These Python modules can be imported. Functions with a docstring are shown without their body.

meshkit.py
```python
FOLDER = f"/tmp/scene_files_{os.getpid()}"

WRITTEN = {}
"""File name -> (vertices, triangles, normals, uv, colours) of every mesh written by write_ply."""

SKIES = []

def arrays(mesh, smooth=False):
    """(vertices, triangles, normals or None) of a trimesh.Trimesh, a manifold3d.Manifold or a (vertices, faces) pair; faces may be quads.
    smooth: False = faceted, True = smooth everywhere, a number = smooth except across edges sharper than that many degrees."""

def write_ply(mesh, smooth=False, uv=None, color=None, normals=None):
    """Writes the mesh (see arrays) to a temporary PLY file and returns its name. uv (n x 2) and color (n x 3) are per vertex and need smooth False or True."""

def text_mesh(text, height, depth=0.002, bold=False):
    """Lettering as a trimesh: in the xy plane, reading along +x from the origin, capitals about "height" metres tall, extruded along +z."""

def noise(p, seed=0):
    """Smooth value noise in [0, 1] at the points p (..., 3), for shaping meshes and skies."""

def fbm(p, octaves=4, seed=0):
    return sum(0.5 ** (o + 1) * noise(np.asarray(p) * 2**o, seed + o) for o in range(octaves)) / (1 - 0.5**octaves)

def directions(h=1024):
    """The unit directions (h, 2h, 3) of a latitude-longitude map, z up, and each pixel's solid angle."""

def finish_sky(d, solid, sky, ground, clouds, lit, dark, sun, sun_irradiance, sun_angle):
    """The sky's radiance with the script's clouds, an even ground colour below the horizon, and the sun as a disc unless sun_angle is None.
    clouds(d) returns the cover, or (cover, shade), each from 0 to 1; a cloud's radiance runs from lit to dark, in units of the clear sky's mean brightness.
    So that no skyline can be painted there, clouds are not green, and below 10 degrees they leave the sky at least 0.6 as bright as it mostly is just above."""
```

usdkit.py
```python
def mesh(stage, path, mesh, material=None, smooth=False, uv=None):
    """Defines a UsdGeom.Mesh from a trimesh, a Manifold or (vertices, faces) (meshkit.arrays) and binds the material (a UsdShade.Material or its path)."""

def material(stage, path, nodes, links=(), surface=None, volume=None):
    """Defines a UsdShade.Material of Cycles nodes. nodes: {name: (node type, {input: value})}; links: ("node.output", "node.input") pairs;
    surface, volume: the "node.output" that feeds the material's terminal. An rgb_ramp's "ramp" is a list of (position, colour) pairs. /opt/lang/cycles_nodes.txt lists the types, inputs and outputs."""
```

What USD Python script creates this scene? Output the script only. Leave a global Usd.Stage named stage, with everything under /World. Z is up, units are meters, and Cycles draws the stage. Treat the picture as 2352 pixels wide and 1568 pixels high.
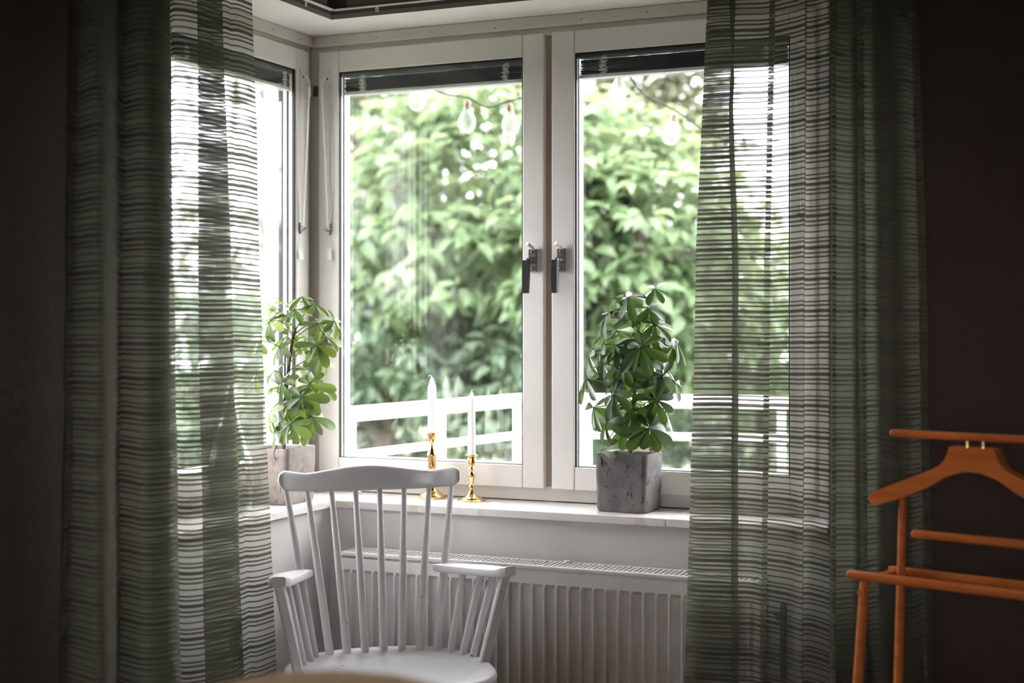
import math, random
import numpy as np
import trimesh
import usdkit, meshkit
from pxr import Usd, UsdGeom, UsdLux, UsdShade, Gf, Sdf, Vt

random.seed(7)
rng = np.random.default_rng(11)
stage = Usd.Stage.CreateInMemory()
UsdGeom.SetStageUpAxis(stage, 'Z')
UsdGeom.SetStageMetersPerUnit(stage, 1.0)
WORLD = UsdGeom.Xform.Define(stage, '/World')
UsdGeom.Scope.Define(stage, '/World/Looks')

# ------------------------------------------------------------------ camera
EYE = np.array([2.265, -3.703, 1.25])
FWD = np.array([-.3996, .9167, 0.0]); RGT = np.array([.9167, .3996, 0.0]); UPV = np.array([0, 0, 1.0])
FPX, CX, CY = 3300.0, 1176.0, 749.0
cam = UsdGeom.Camera.Define(stage, '/World/camera')
cam.CreateHorizontalApertureAttr(36.0)
cam.CreateFocalLengthAttr(36.0 * FPX / 2352.0)
cam.CreateVerticalApertureAttr(24.0)
cam.CreateVerticalApertureOffsetAttr(-(784.0 - CY) * 36.0 / 2352.0)
cam.CreateFStopAttr(1.9)
cam.CreateFocusDistanceAttr(3.72)
cam.CreateClippingRangeAttr(Gf.Vec2f(0.05, 500))
m4 = Gf.Matrix4d(*RGT, 0, *UPV, 0, *(-FWD), 0, *EYE, 1)
cam.AddTransformOp().Set(m4)
cam.CreateExposureAttr(2.95)

# ------------------------------------------------------------------ sky
dome = UsdLux.DomeLight.Define(stage, '/World/sky')
dome.CreateIntensityAttr(1.0)
dome.CreateColorAttr(Gf.Vec3f(1, 1, 1))
sky_m = usdkit.material(stage, '/World/Looks/overcast_sky', {
    'tc': ('texture_coordinate', {}),
    'nz': ('noise_texture', {'scale': 2.2, 'detail': 5.0, 'roughness': .55}),
    'rp': ('rgb_ramp', {'ramp': [(0.0, (.74, .74, .82)), (.42, (.88, .86, .92)), (.62, (1.07, 1.03, 1.06)), (1.0, (1.26, 1.20, 1.20))]}),
    'bg': ('background_shader', {'strength': 1.5})},
    [('tc.generated', 'nz.vector'), ('nz.fac', 'rp.fac'), ('rp.color', 'bg.color')], surface='bg.background')
UsdShade.MaterialBindingAPI.Apply(dome.GetPrim()).Bind(sky_m)
# ------------------------------------------------------------------ helpers
def P(px, py, t):                       # photograph pixel at a given distance -> point in the room
    return EYE + t * FWD + (px - CX) / FPX * t * RGT - (py - CY) / FPX * t * UPV
def on(px, py, axis, val):              # photograph pixel on the plane axis = val
    d = FWD + (px - CX) / FPX * RGT - (py - CY) / FPX * UPV
    return EYE + d * ((val - EYE[axis]) / d[axis])

used = {}
def uname(parent, name):
    k = (parent, name); n = used.get(k, 0); used[k] = n + 1
    return f'{parent}/{name}' if n == 0 else f'{parent}/{name}_{n:03d}'
def setd(prim, label=None, category=None, group=None, kind=None):
    for k, v in (('label', label), ('category', category), ('group', group), ('kind', kind)):
        if v: prim.SetCustomDataByKey(k, v)
ORIGIN = {}
def thing(name, label, category, loc=(0, 0, 0), rotz=0.0, group=None, kind=None):
    p = uname('/World', name)
    x = UsdGeom.Xform.Define(stage, p)
    x.AddTranslateOp().Set(Gf.Vec3d(*map(float, loc)))
    if rotz: x.AddRotateZOp().Set(float(rotz))
    setd(x.GetPrim(), label, category, group, kind)
    ORIGIN[p] = np.array(loc, float) if not rotz else np.zeros(3)
    return p
def tomesh(m):
    if isinstance(m, (list,)): m = cat(m)
    return m
def part(parent, name, mesh, mat, smooth=30, label=None, kind=None, uv=None):
    """A mesh under a thing or a part. Unrotated things take world coordinates, rotated ones their own."""
    mesh = tomesh(mesh); v, f = np.array(mesh.vertices, float), np.array(mesh.faces)
    root = '/'.join(parent.split('/')[:3])
    v = v - ORIGIN.get(root, np.zeros(3))
    p = uname(parent, name)
    m = usdkit.mesh(stage, p, trimesh.Trimesh(v, f, process=False), M[mat], smooth=smooth, uv=uv)
    setd(m.GetPrim(), label, None, None, kind)
    return p
def single(name, mesh, mat, label, category=None, smooth=30, group=None, kind=None, uv=None):
    mesh = tomesh(mesh)
    p = uname('/World', name)
    m = usdkit.mesh(stage, p, mesh, M[mat], smooth=smooth, uv=uv)
    setd(m.GetPrim(), label, category, group, kind)
    return p
def struct(name, mesh, mat, label=None, category=None, smooth=30):
    return single(name, mesh, mat, label, category, smooth, kind='structure')

def cat(ms): return trimesh.util.concatenate([tomesh(m) for m in ms])
def box(x0, x1, y0, y1, z0, z1, r=0.0):
    lo = np.minimum([x0, y0, z0], [x1, y1, z1]); hi = np.maximum([x0, y0, z0], [x1, y1, z1])
    if r <= 0:
        b = trimesh.creation.box(extents=hi - lo); b.apply_translation((lo + hi) / 2); return b
    r = min(r, .49 * (hi - lo).min()); q = r * .42
    pts = []
    for sx in (0, 1):
        for sy in (0, 1):
            for sz in (0, 1):
                c = np.where([sx, sy, sz], hi - r, lo + r); s = np.where([sx, sy, sz], 1.0, -1.0)
                for d in ((1, 0, 0), (0, 1, 0), (0, 0, 1), (.71, .71, 0), (.71, 0, .71), (0, .71, .71)):
                    pts.append(c + s * np.array(d) * r)
    return trimesh.convex.convex_hull(np.array(pts))
def hull(pts): return trimesh.convex.convex_hull(np.array(pts, float))
def catmull(pts, n):
    pts = np.array(pts, float); k = len(pts)
    q = np.vstack([2 * pts[0] - pts[1], pts, 2 * pts[-1] - pts[-2]])
    t = np.linspace(0, k - 1 - 1e-9, n); i = t.astype(int); u = (t - i)[:, None]
    a, b, c, d = q[i], q[i + 1], q[i + 2], q[i + 3]
    return .5 * ((2 * b) + (c - a) * u + (2 * a - 5 * b + 4 * c - d) * u ** 2 + (3 * b - a - 3 * c + d) * u ** 3)
def tube(pts, rad, k=8, flat=1.0):
    pts = np.array(pts, float); n = len(pts); rad = np.broadcast_to(np.array(rad, float), (n,))
    tan = np.gradient(pts, axis=0); tan /= np.linalg.norm(tan, axis=1, keepdims=True)
    up = np.array([0, 0, 1.0]) if abs(tan[0, 2]) < .9 else np.array([1.0, 0, 0])
    rings = []
    s = np.cross(tan[0], up); s /= np.linalg.norm(s)
    for i in range(n):
        s = s - tan[i] * (s @ tan[i]); s /= np.linalg.norm(s); w = np.cross(tan[i], s)
        a = np.linspace(0, 2 * np.pi, k, endpoint=False)
        rings.append(pts[i] + rad[i] * (np.cos(a)[:, None] * s + flat * np.sin(a)[:, None] * w))
    v = np.vstack(rings + [pts[:1], pts[-1:]]); f = []
    for i in range(n - 1):
        for j in range(k):
            a, b = i * k + j, i * k + (j + 1) % k
            f += [[a, a + k, b], [b, a + k, b + k]]
    for j in range(k):
        f += [[n * k, j, (j + 1) % k], [n * k + 1, (n - 1) * k + (j + 1) % k, (n - 1) * k + j]]
    m = trimesh.Trimesh(v, f, process=False)
    if m.volume < 0: m.invert()
    return m
def rod(a, b, r0, r1=None, k=12, mid=None):
    a, b = np.array(a, float), np.array(b, float); r1 = r0 if r1 is None else r1
    if mid is None: return tube([a, b], [r0, r1], k)
    ts = np.linspace(0, 1, 9)
    return tube([a + (b - a) * t for t in ts], [r0 + (r1 - r0) * t + (mid - (r0 + r1) / 2) * math.sin(math.pi * t) for t in ts], k)
def lathe(profile, c=(0, 0, 0), k=32):
    pr = np.array(profile, float)
    m = trimesh.creation.revolve(pr, sections=k)
    m.apply_translation(c); m.merge_vertices()
    if m.volume < 0: m.invert()
    return m
def ball(c, r, sub=2, s=(1, 1, 1)):
    m = trimesh.creation.icosphere(subdivisions=sub, radius=1.0); m.vertices *= np.array(s) * r; m.apply_translation(c); return m
def grid(vs):                            # (n, m, 3) points -> open sheet
    n, m = vs.shape[:2]; i = np.arange(n * m).reshape(n, m)
    a, b, c, d = i[:-1, :-1].ravel(), i[1:, :-1].ravel(), i[1:, 1:].ravel(), i[:-1, 1:].ravel()
    return trimesh.Trimesh(vs.reshape(-1, 3), np.vstack([np.stack([a, b, c], 1), np.stack([a, c, d], 1)]), process=False)
def extrude(poly, h0, h1, axes):
    """2-D outline extruded between h0 and h1; axes maps (u, v, h) to xyz columns."""
    from shapely.geometry import Polygon
    m = trimesh.creation.extrude_polygon(Polygon(poly), h1 - h0, engine='earcut')
    v = np.array(m.vertices); v[:, 2] += h0
    out = np.zeros_like(v); out[:, axes[0]], out[:, axes[1]], out[:, axes[2]] = v[:, 0], v[:, 1], v[:, 2]
    m = trimesh.Trimesh(out, m.faces, process=False)
    if m.volume < 0: m.invert()
    return m

# ------------------------------------------------------------------ materials
M = {}
def mat(name, nodes, links, surface): M[name] = usdkit.material(stage, f'/World/Looks/{name}', nodes, links, surface=surface)
def pm(name, c0, c1=None, rough=.5, scale=6.0, detail=4.0, bump=0.0, bscale=40.0, metal=0.0, spec=.5, stretch=(1, 1, 1), sheen=0.0, dist=.01, mid=(.35, .65), rnd=0.0, coat=0.0):
    c1 = c1 or c0
    nodes = {'tc': ('texture_coordinate', {}), 'mp': ('mapping', {'scale': stretch}),
             'nz': ('noise_texture', {'scale': scale, 'detail': detail, 'roughness': .6}),
             'rp': ('rgb_ramp', {'ramp': [(mid[0], c0), (mid[1], c1)]}),
             'p': ('principled_bsdf', {'roughness': rough, 'metallic': metal, 'specular_ior_level': spec, 'sheen_weight': sheen, 'coat_weight': coat})}
    links = [('tc.object', 'mp.vector'), ('mp.vector', 'nz.vector'), ('nz.fac', 'rp.fac'), ('rp.color', 'p.base_color')]
    if bump:
        nodes['nb'] = ('noise_texture', {'scale': bscale, 'detail': 5.0, 'roughness': .6})
        nodes['bp'] = ('bump', {'strength': bump, 'distance': dist})
        links += [('mp.vector', 'nb.vector'), ('nb.fac', 'bp.height'), ('bp.normal', 'p.normal')]
    mat(name, nodes, links, 'p.BSDF')

pm('window_paint', (.76, .725, .695), (.82, .785, .755), rough=.32, scale=3, bump=.05, bscale=30)
pm('frame_paint', (.58, .545, .49), (.65, .615, .56), rough=.4, scale=3, bump=.06, bscale=30)
pm('mullion_paint', (.36, .29, .22), (.42, .34, .26), rough=.5, scale=5)
pm('niche_paint', (.62, .595, .575), (.70, .68, .66), rough=.7, scale=4, bump=.25, bscale=25, dist=.006, mid=(.3, .7))
pm('soffit_paint', (.72, .685, .655), (.78, .745, .715), rough=.6, scale=2.5, bump=.15, bscale=18)
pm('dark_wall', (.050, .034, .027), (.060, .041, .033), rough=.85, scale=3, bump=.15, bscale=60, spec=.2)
pm('beam_paint', (.085, .078, .070), (.10, .092, .083), rough=.8, scale=4, bump=.1, bscale=60, spec=.2)
pm('beam_edge', (.20, .165, .14), (.25, .21, .18), rough=.7, scale=20)
pm('ceiling_paint', (.30, .29, .27), rough=.9)
pm('floor_wood', (.15, .085, .045), (.22, .135, .075), rough=.45, scale=5, stretch=(1, 9, 1))
pm('gasket', (.012, .014, .015), rough=.5)
pm('outer_paint', (.80, .80, .79), rough=.4)
pm('eaves_wood', (.10, .075, .055), (.14, .105, .08), rough=.8, scale=5)
pm('facade', (.62, .60, .56), (.68, .66, .62), rough=.9, scale=8, bump=.3, bscale=80)
pm('white_plastic', (.78, .77, .74), rough=.35)
pm('cord_white', (.70, .69, .66), rough=.7)
pm('grey_metal', (.22, .22, .22), (.30, .30, .30), rough=.3, metal=.9, scale=30)
pm('hinge_metal', (.08, .08, .075), rough=.45, metal=.6)
pm('black_grip', (.012, .012, .013), (.022, .022, .023), rough=.38, scale=40)
pm('cream_plastic', (.80, .74, .60), rough=.3)
pm('slat_grey', (.10, .106, .116), (.15, .158, .17), rough=.5, scale=14, metal=.15)
pm('slat_light', (.60, .60, .60), rough=.4)
pm('radiator_paint', (.72, .70, .675), (.76, .74, .715), rough=.35, scale=4)
pm('rail_white', (.72, .71, .67), rough=.4)
pm('brass', (.78, .52, .22), (.86, .60, .28), rough=.16, metal=1.0, scale=18, bump=.03, bscale=50)
pm('wick', (.80, .79, .75), rough=.9)
pm('stem_brown', (.10, .075, .045), (.20, .16, .08), rough=.75, scale=60, bump=.4, bscale=90)
pm('stem_green', (.09, .12, .045), (.16, .17, .07), rough=.6, scale=60)
pm('petiole', (.16, .24, .05), (.24, .32, .08), rough=.45, scale=20)
pm('soil', (.028, .014, .008), (.10, .045, .022), rough=.95, scale=90, bump=.8, bscale=120)
pm('stake_black', (.008, .008, .009), rough=.5)
pm('valet_wood', (.50, .125, .025), (.66, .19, .045), rough=.33, scale=3, stretch=(3, 14, 14), coat=.2)
pm('mustard', (.50, .26, .055), (.60, .33, .08), rough=.9, scale=60, bump=.3, bscale=400, sheen=.1, dist=.002)
pm('dark_leg', (.05, .03, .02), rough=.4)
pm('bark', (.085, .06, .05), (.19, .14, .115), rough=.9, scale=10, stretch=(3, 3, .6), bump=.8, bscale=14, dist=.03)
pm('lawn', (.030, .048, .016), (.055, .080, .028), rough=.95, scale=8)
pm('decking', (.24, .24, .235), (.30, .30, .295), rough=.8, scale=5)
pm('cable_black', (.008, .008, .008), rough=.5)
pm('copper_cap', (.22, .15, .11), (.30, .21, .16), rough=.3, metal=.9)
pm('blossom', (.80, .76, .66), rough=.8)
pm('wall_plaster', (.50, .48, .45), rough=.9)

# chair paint: white gloss with a few worn dark chips
mat('chair_paint', {'tc': ('texture_coordinate', {}), 'nz': ('noise_texture', {'scale': 70.0, 'detail': 1.0}), 'rp': ('rgb_ramp', {'ramp': [(.0, (.70, .69, .70)), (.775, (.73, .72, .735)), (.785, (.08, .06, .05)), (1, (.05, .04, .035))]}),
    'p': ('principled_bsdf', {'roughness': .3, 'coat_weight': .15})}, [('tc.object', 'nz.vector'), ('nz.fac', 'rp.fac'), ('rp.color', 'p.base_color')], 'p.BSDF')
# marble sill
mat('marble', {'tc': ('texture_coordinate', {}), 'n0': ('noise_texture', {'scale': 3.0, 'detail': 6.0, 'distortion': 1.6}), 'w': ('rgb_ramp', {'ramp': [(0, (.74, .70, .67)), (.45, (.80, .77, .75)), (.497, (.70, .61, .54)), (.515, (.80, .77, .75)), (.62, (.82, .80, .79)), (.72, (.76, .69, .64)), (1, (.68, .58, .52))]}),
    'p': ('principled_bsdf', {'roughness': .16})}, [('tc.object', 'n0.vector'), ('n0.fac', 'w.fac'), ('w.color', 'p.base_color')], 'p.BSDF')
# rough grey stone-cast pots
def pot_mat(name, a, b, c):
    mat(name, {'tc': ('texture_coordinate', {}), 'n0': ('noise_texture', {'scale': 14.0, 'detail': 6.0, 'roughness': .65}), 'r0': ('rgb_ramp', {'ramp': [(.3, a), (.5, b), (.7, c)]}),
        'mp': ('mapping', {'scale': (1, 1, .45)}), 'n1': ('noise_texture', {'scale': 46.0, 'detail': 5.0, 'roughness': .72, 'distortion': 1.6}), 'r1': ('rgb_ramp', {'ramp': [(.0, (0, 0, 0)), (.33, (0, 0, 0)), (.40, (1, 1, 1)), (1, (1, 1, 1))]}),
        'n2': ('noise_texture', {'scale': 130.0, 'detail': 3.0}), 'ad': ('math', {'math_type': 'multiply_add', 'value2': .12}), 'mc': ('mix', {'mix_type': 'mix', 'color1': tuple(.6 * q for q in a)}),
        'bp': ('bump', {'strength': .9, 'distance': .0035}), 'p': ('principled_bsdf', {'roughness': .8, 'specular_ior_level': .3})},
        [('tc.object', 'n0.vector'), ('tc.object', 'mp.vector'), ('mp.vector', 'n1.vector'), ('tc.object', 'n2.vector'), ('n0.fac', 'r0.fac'), ('n1.fac', 'r1.fac'), ('n2.fac', 'ad.value1'), ('r1.color', 'ad.value3'),
         ('ad.value', 'bp.height'), ('bp.normal', 'p.normal'), ('r1.color', 'mc.fac'), ('r0.color', 'mc.color2'), ('mc.color', 'p.base_color')], 'p.BSDF')
pot_mat('pot_grey', (.10, .09, .087), (.155, .142, .138), (.22, .20, .19))
pot_mat('pot_pale', (.20, .165, .145), (.29, .25, .228), (.37, .33, .31))
# candle wax
mat('wax', {'p': ('principled_bsdf', {'base_color': (.86, .83, .77), 'roughness': .4, 'subsurface_weight': .25, 'subsurface_scale': .006, 'subsurface_radius': (1.0, .95, .85)})}, [], 'p.BSDF')
# window glass: mirror by facing, clear otherwise
def glass(name, f0, tint):
    mat(name, {'g': ('geometry', {}), 'd': ('vector_math', {'math_type': 'dot_product'}), 'ab': ('math', {'math_type': 'absolute'}), 'om': ('math', {'math_type': 'subtract', 'value1': 1.0}),
        'pw': ('math', {'math_type': 'power', 'value2': 5.0}), 'ma': ('math', {'math_type': 'multiply_add', 'value2': 1 - f0, 'value3': f0, 'use_clamp': True}),
        't': ('transparent_bsdf', {'color': tint}), 'gl': ('glossy_bsdf', {'color': (1, 1, 1), 'roughness': 0.0}), 'mx': ('mix_closure', {})},
        [('g.normal', 'd.vector1'), ('g.incoming', 'd.vector2'), ('d.value', 'ab.value1'), ('ab.value', 'om.value2'), ('om.value', 'pw.value1'), ('pw.value', 'ma.value1'), ('ma.value', 'mx.fac'), ('t.BSDF', 'mx.closure1'), ('gl.BSDF', 'mx.closure2')], 'mx.closure')
glass('window_glass', .075, (.97, .985, .975))
glass('lamp_glass', .10, (.93, .95, .93))
# clear plastic festoon bulb, a little milky
mat('bulb_plastic', {'lw': ('layer_weight', {'blend': .35}), 't': ('transparent_bsdf', {'color': (.97, .99, .98)}), 'p': ('principled_bsdf', {'base_color': (.34, .36, .35), 'roughness': .10}), 'tr': ('translucent_bsdf', {'color': (.30, .32, .31)}), 'm0': ('mix_closure', {'fac': .5}),
    'mr': ('map_range', {'to_min': .07, 'to_max': .6}), 'mx': ('mix_closure', {})}, [('lw.facing', 'mr.value'), ('mr.result', 'mx.fac'), ('p.BSDF', 'm0.closure1'), ('tr.BSDF', 'm0.closure2'), ('t.BSDF', 'mx.closure1'), ('m0.closure', 'mx.closure2')], 'mx.closure')
mat('amber_glass', {'t': ('transparent_bsdf', {'color': (.95, .72, .42)}), 'p': ('principled_bsdf', {'base_color': (.75, .45, .18), 'roughness': .2}), 'mx': ('mix_closure', {'fac': .45})}, [('t.BSDF', 'mx.closure1'), ('p.BSDF', 'mx.closure2')], 'mx.closure')
# leaves
def leafmat(name, ramp, rough=.4, trans=.3, tcol=(.35, .5, .08), spec=.5, by='object', scale=9.0):
    nodes = {'rp': ('rgb_ramp', {'ramp': ramp}), 'p': ('principled_bsdf', {'roughness': rough, 'specular_ior_level': spec}), 'tr': ('translucent_bsdf', {}), 'hv': ('mix', {'mix_type': 'mix', 'fac': .55, 'color2': tcol}), 'mx': ('mix_closure', {'fac': trans})}
    links = [('rp.color', 'p.base_color'), ('rp.color', 'hv.color1'), ('hv.color', 'tr.color'), ('p.BSDF', 'mx.closure1'), ('tr.BSDF', 'mx.closure2')]
    if by == 'island': nodes['g'] = ('geometry', {}); links.append(('g.random_per_island', 'rp.fac'))
    else: nodes['oi'] = ('object_info', {}); links.append(('oi.random', 'rp.fac'))
    mat(name, nodes, links, 'mx.closure')
leafmat('leaf_dark', [(0, (.008, .021, .009)), (.6, (.014, .034, .011)), (1, (.032, .070, .015))], rough=.34, trans=.09, tcol=(.22, .42, .04))
leafmat('leaf_fresh', [(0, (.018, .044, .015)), (.5, (.036, .080, .022)), (.85, (.070, .135, .028)), (1, (.19, .23, .032))], rough=.32, trans=.26, tcol=(.34, .46, .08))
leafmat('tree_bright', [(0, (.075, .12, .055)), (.45, (.16, .22, .115)), (.8, (.29, .345, .21)), (1, (.42, .44, .25))], trans=.3, by='island', tcol=(.42, .50, .25), rough=.3, spec=.6)
leafmat('tree_mid', [(0, (.075, .115, .072)), (.6, (.15, .20, .14)), (1, (.27, .33, .25))], trans=.25, by='island', tcol=(.28, .35, .19), rough=.3, spec=.6)
leafmat('tree_dark', [(0, (.034, .064, .038)), (.6, (.062, .108, .064)), (1, (.11, .165, .10))], trans=.2, by='island', tcol=(.18, .28, .11), rough=.35)
leafmat('tree_olive', [(0, (.055, .06, .03)), (.5, (.10, .105, .05)), (1, (.17, .165, .08))], trans=.18, by='island', tcol=(.34, .34, .15), rough=.35)
leafmat('tree_grey', [(0, (.11, .115, .10)), (.5, (.18, .20, .165)), (1, (.28, .30, .25))], trans=.3, by='island', tcol=(.3, .34, .22), rough=.35)
# striped sheer curtain: dense satin stripes between see-through weave
PER = .0735
bands = [(0, .045), (.20, .055), (.335, .06), (.50, .105), (.675, .06), (.80, .05)]
def stripe_ramp():
    x = np.linspace(0, 1, 257); y = np.zeros_like(x)
    for c, w in bands:
        d = np.abs((x - c + .5) % 1 - .5); y = np.maximum(y, np.clip((w / 2 + .012 - d) / .02, 0, 1))
    return [(float(a), (float(b),) * 3) for a, b in zip(x[::1], y[::1])]
def curtain(name, sheer, sop, dense, dop):
    mat(name, {'uv': ('uvmap', {'attribute': 'st'}), 'sp': ('separate_xyz', {}), 'mp': ('mapping', {'scale': (14, 60, 1)}), 'nz': ('noise_texture', {'scale': 1.0, 'detail': 3.0}), 'ad': ('math', {'math_type': 'multiply_add', 'value2': .0016}),
        'dv': ('math', {'math_type': 'multiply', 'value2': 1 / PER}), 'fr': ('math', {'math_type': 'fraction'}), 'rp': ('rgb_ramp', {'ramp': stripe_ramp()}),
        'wm': ('mapping', {'scale': (900, 25, 1)}), 'wn': ('noise_texture', {'scale': 1.0, 'detail': 1.0}), 'wo': ('map_range', {'from_min': .3, 'from_max': .7, 'to_min': sop - .07, 'to_max': sop + .07}),
        'op': ('mix_float', {'b': dop}), 'co': ('mix', {'mix_type': 'mix', 'color1': sheer, 'color2': dense}),
        'df': ('diffuse_bsdf', {}), 'tl': ('translucent_bsdf', {}), 'cl': ('mix_closure', {}), 'tf': ('map_range', {'to_min': .55, 'to_max': .18}), 'tp': ('transparent_bsdf', {'color': (1, 1, 1)}), 'mx': ('mix_closure', {})},
        [('uv.UV', 'sp.vector'), ('uv.UV', 'mp.vector'), ('mp.vector', 'nz.vector'), ('nz.fac', 'ad.value1'), ('sp.y', 'ad.value3'), ('ad.value', 'dv.value1'), ('dv.value', 'fr.value1'), ('fr.value', 'rp.fac'),
         ('uv.UV', 'wm.vector'), ('wm.vector', 'wn.vector'), ('wn.fac', 'wo.value'), ('wo.result', 'op.a'), ('rp.color', 'op.fac'), ('rp.color', 'co.fac'), ('co.color', 'df.color'), ('co.color', 'tl.color'),
         ('rp.color', 'tf.value'), ('tf.result', 'cl.fac'), ('df.BSDF', 'cl.closure1'), ('tl.BSDF', 'cl.closure2'), ('op.result', 'mx.fac'), ('tp.BSDF', 'mx.closure1'), ('cl.closure', 'mx.closure2')], 'mx.closure')
curtain('curtain_fabric', (.16, .172, .118), .40, (.088, .085, .069), .95)
mat('hem_fabric', {'df': ('diffuse_bsdf', {'color': (.10, .10, .085)}), 'tl': ('translucent_bsdf', {'color': (.10, .10, .085)}), 'm': ('mix_closure', {'fac': .2})}, [('df.BSDF', 'm.closure1'), ('tl.BSDF', 'm.closure2')], 'm.closure')

# ------------------------------------------------------------------ room shell
SILL = .76; SOF = 2.115; CEIL = 2.5
NX, NY = 1.576, -.93         # where the window niche ends along the back and the left wall
RX, RY = 5.2, -6.2           # far ends of the room
struct('floor', box(.0, RX, RY, -.02, -.1, 0), 'floor_wood', 'oak floor of the room')
struct('ceiling', box(-.1, RX, RY, .15, CEIL, CEIL + .15), 'ceiling_paint', 'room ceiling')
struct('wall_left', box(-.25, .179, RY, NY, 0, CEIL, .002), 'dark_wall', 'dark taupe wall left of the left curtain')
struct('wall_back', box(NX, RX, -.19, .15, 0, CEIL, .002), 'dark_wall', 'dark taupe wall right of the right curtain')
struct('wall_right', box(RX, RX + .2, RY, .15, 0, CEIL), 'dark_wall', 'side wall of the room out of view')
W3 = thing('wall_front', 'rear wall of the room behind the viewpoint', None, kind='structure')
for a in ((-.25, 2.0, 0, CEIL), (3.1, RX + .2, 0, CEIL), (2.0, 3.1, 0, 1.0), (2.0, 3.1, 2.0, CEIL)):
    part(W3, 'wall_panel', box(a[0], a[1], RY - .2, RY, a[2], a[3]), 'wall_plaster')
struct('trim_1', [box(-.25, NX, -.186, .15, SOF, CEIL), box(-.25, .175, NY, -.186, SOF, CEIL)], 'soffit_paint', 'pale soffit over the corner window')
BEAM = thing('trim_2', 'dark painted beam face above the corner window', None, kind='structure')
part(BEAM, 'beam_face', [box(.179, NX, -.1905, -.186, SOF + .012, CEIL), box(.175, .1795, NY, -.1905, SOF + .012, CEIL)], 'beam_paint')
part(BEAM, 'beam_edge', [box(.179, NX, -.190, -.186, SOF, SOF + .012), box(.175, .179, NY, -.190, SOF, SOF + .012)], 'beam_edge', label='paler bare lower edge of the beam')
LOW = thing('wall_window', 'pale wall below the window sill behind the radiator', None, kind='structure')
part(LOW, 'wall_panel', box(.15, NX, -.175, .15, 0, SILL - .022), 'niche_paint')
part(LOW, 'wall_panel', box(-.25, .165, NY, -.15, 0, SILL - .022), 'niche_paint')
part(LOW, 'reveal', [box(-.15, .02, NY, -.757, SILL - .022, SOF), box(1.513, NX, .0, .15, SILL - .022, SOF)], 'niche_paint')
part(LOW, 'reveal', box(NX - .004, NX, -.19, .0, SILL, SOF), 'niche_paint')
# sill: two marble slabs meeting at the corner, a joint in the long one
SL = thing('trim_3', 'pale marble window sill with brown veins running round the corner', None, kind='structure')
part(SL, 'sill_slab', box(.179, 1.16, -.19, .03, SILL - .022, SILL, .003), 'marble')
part(SL, 'sill_slab', box(1.1612, NX - .004, -.19, .03, SILL - .022, SILL, .003), 'marble')
part(SL, 'sill_slab', box(-.03, .1782, NY, .03, SILL - .022, SILL, .003), 'marble')

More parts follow.
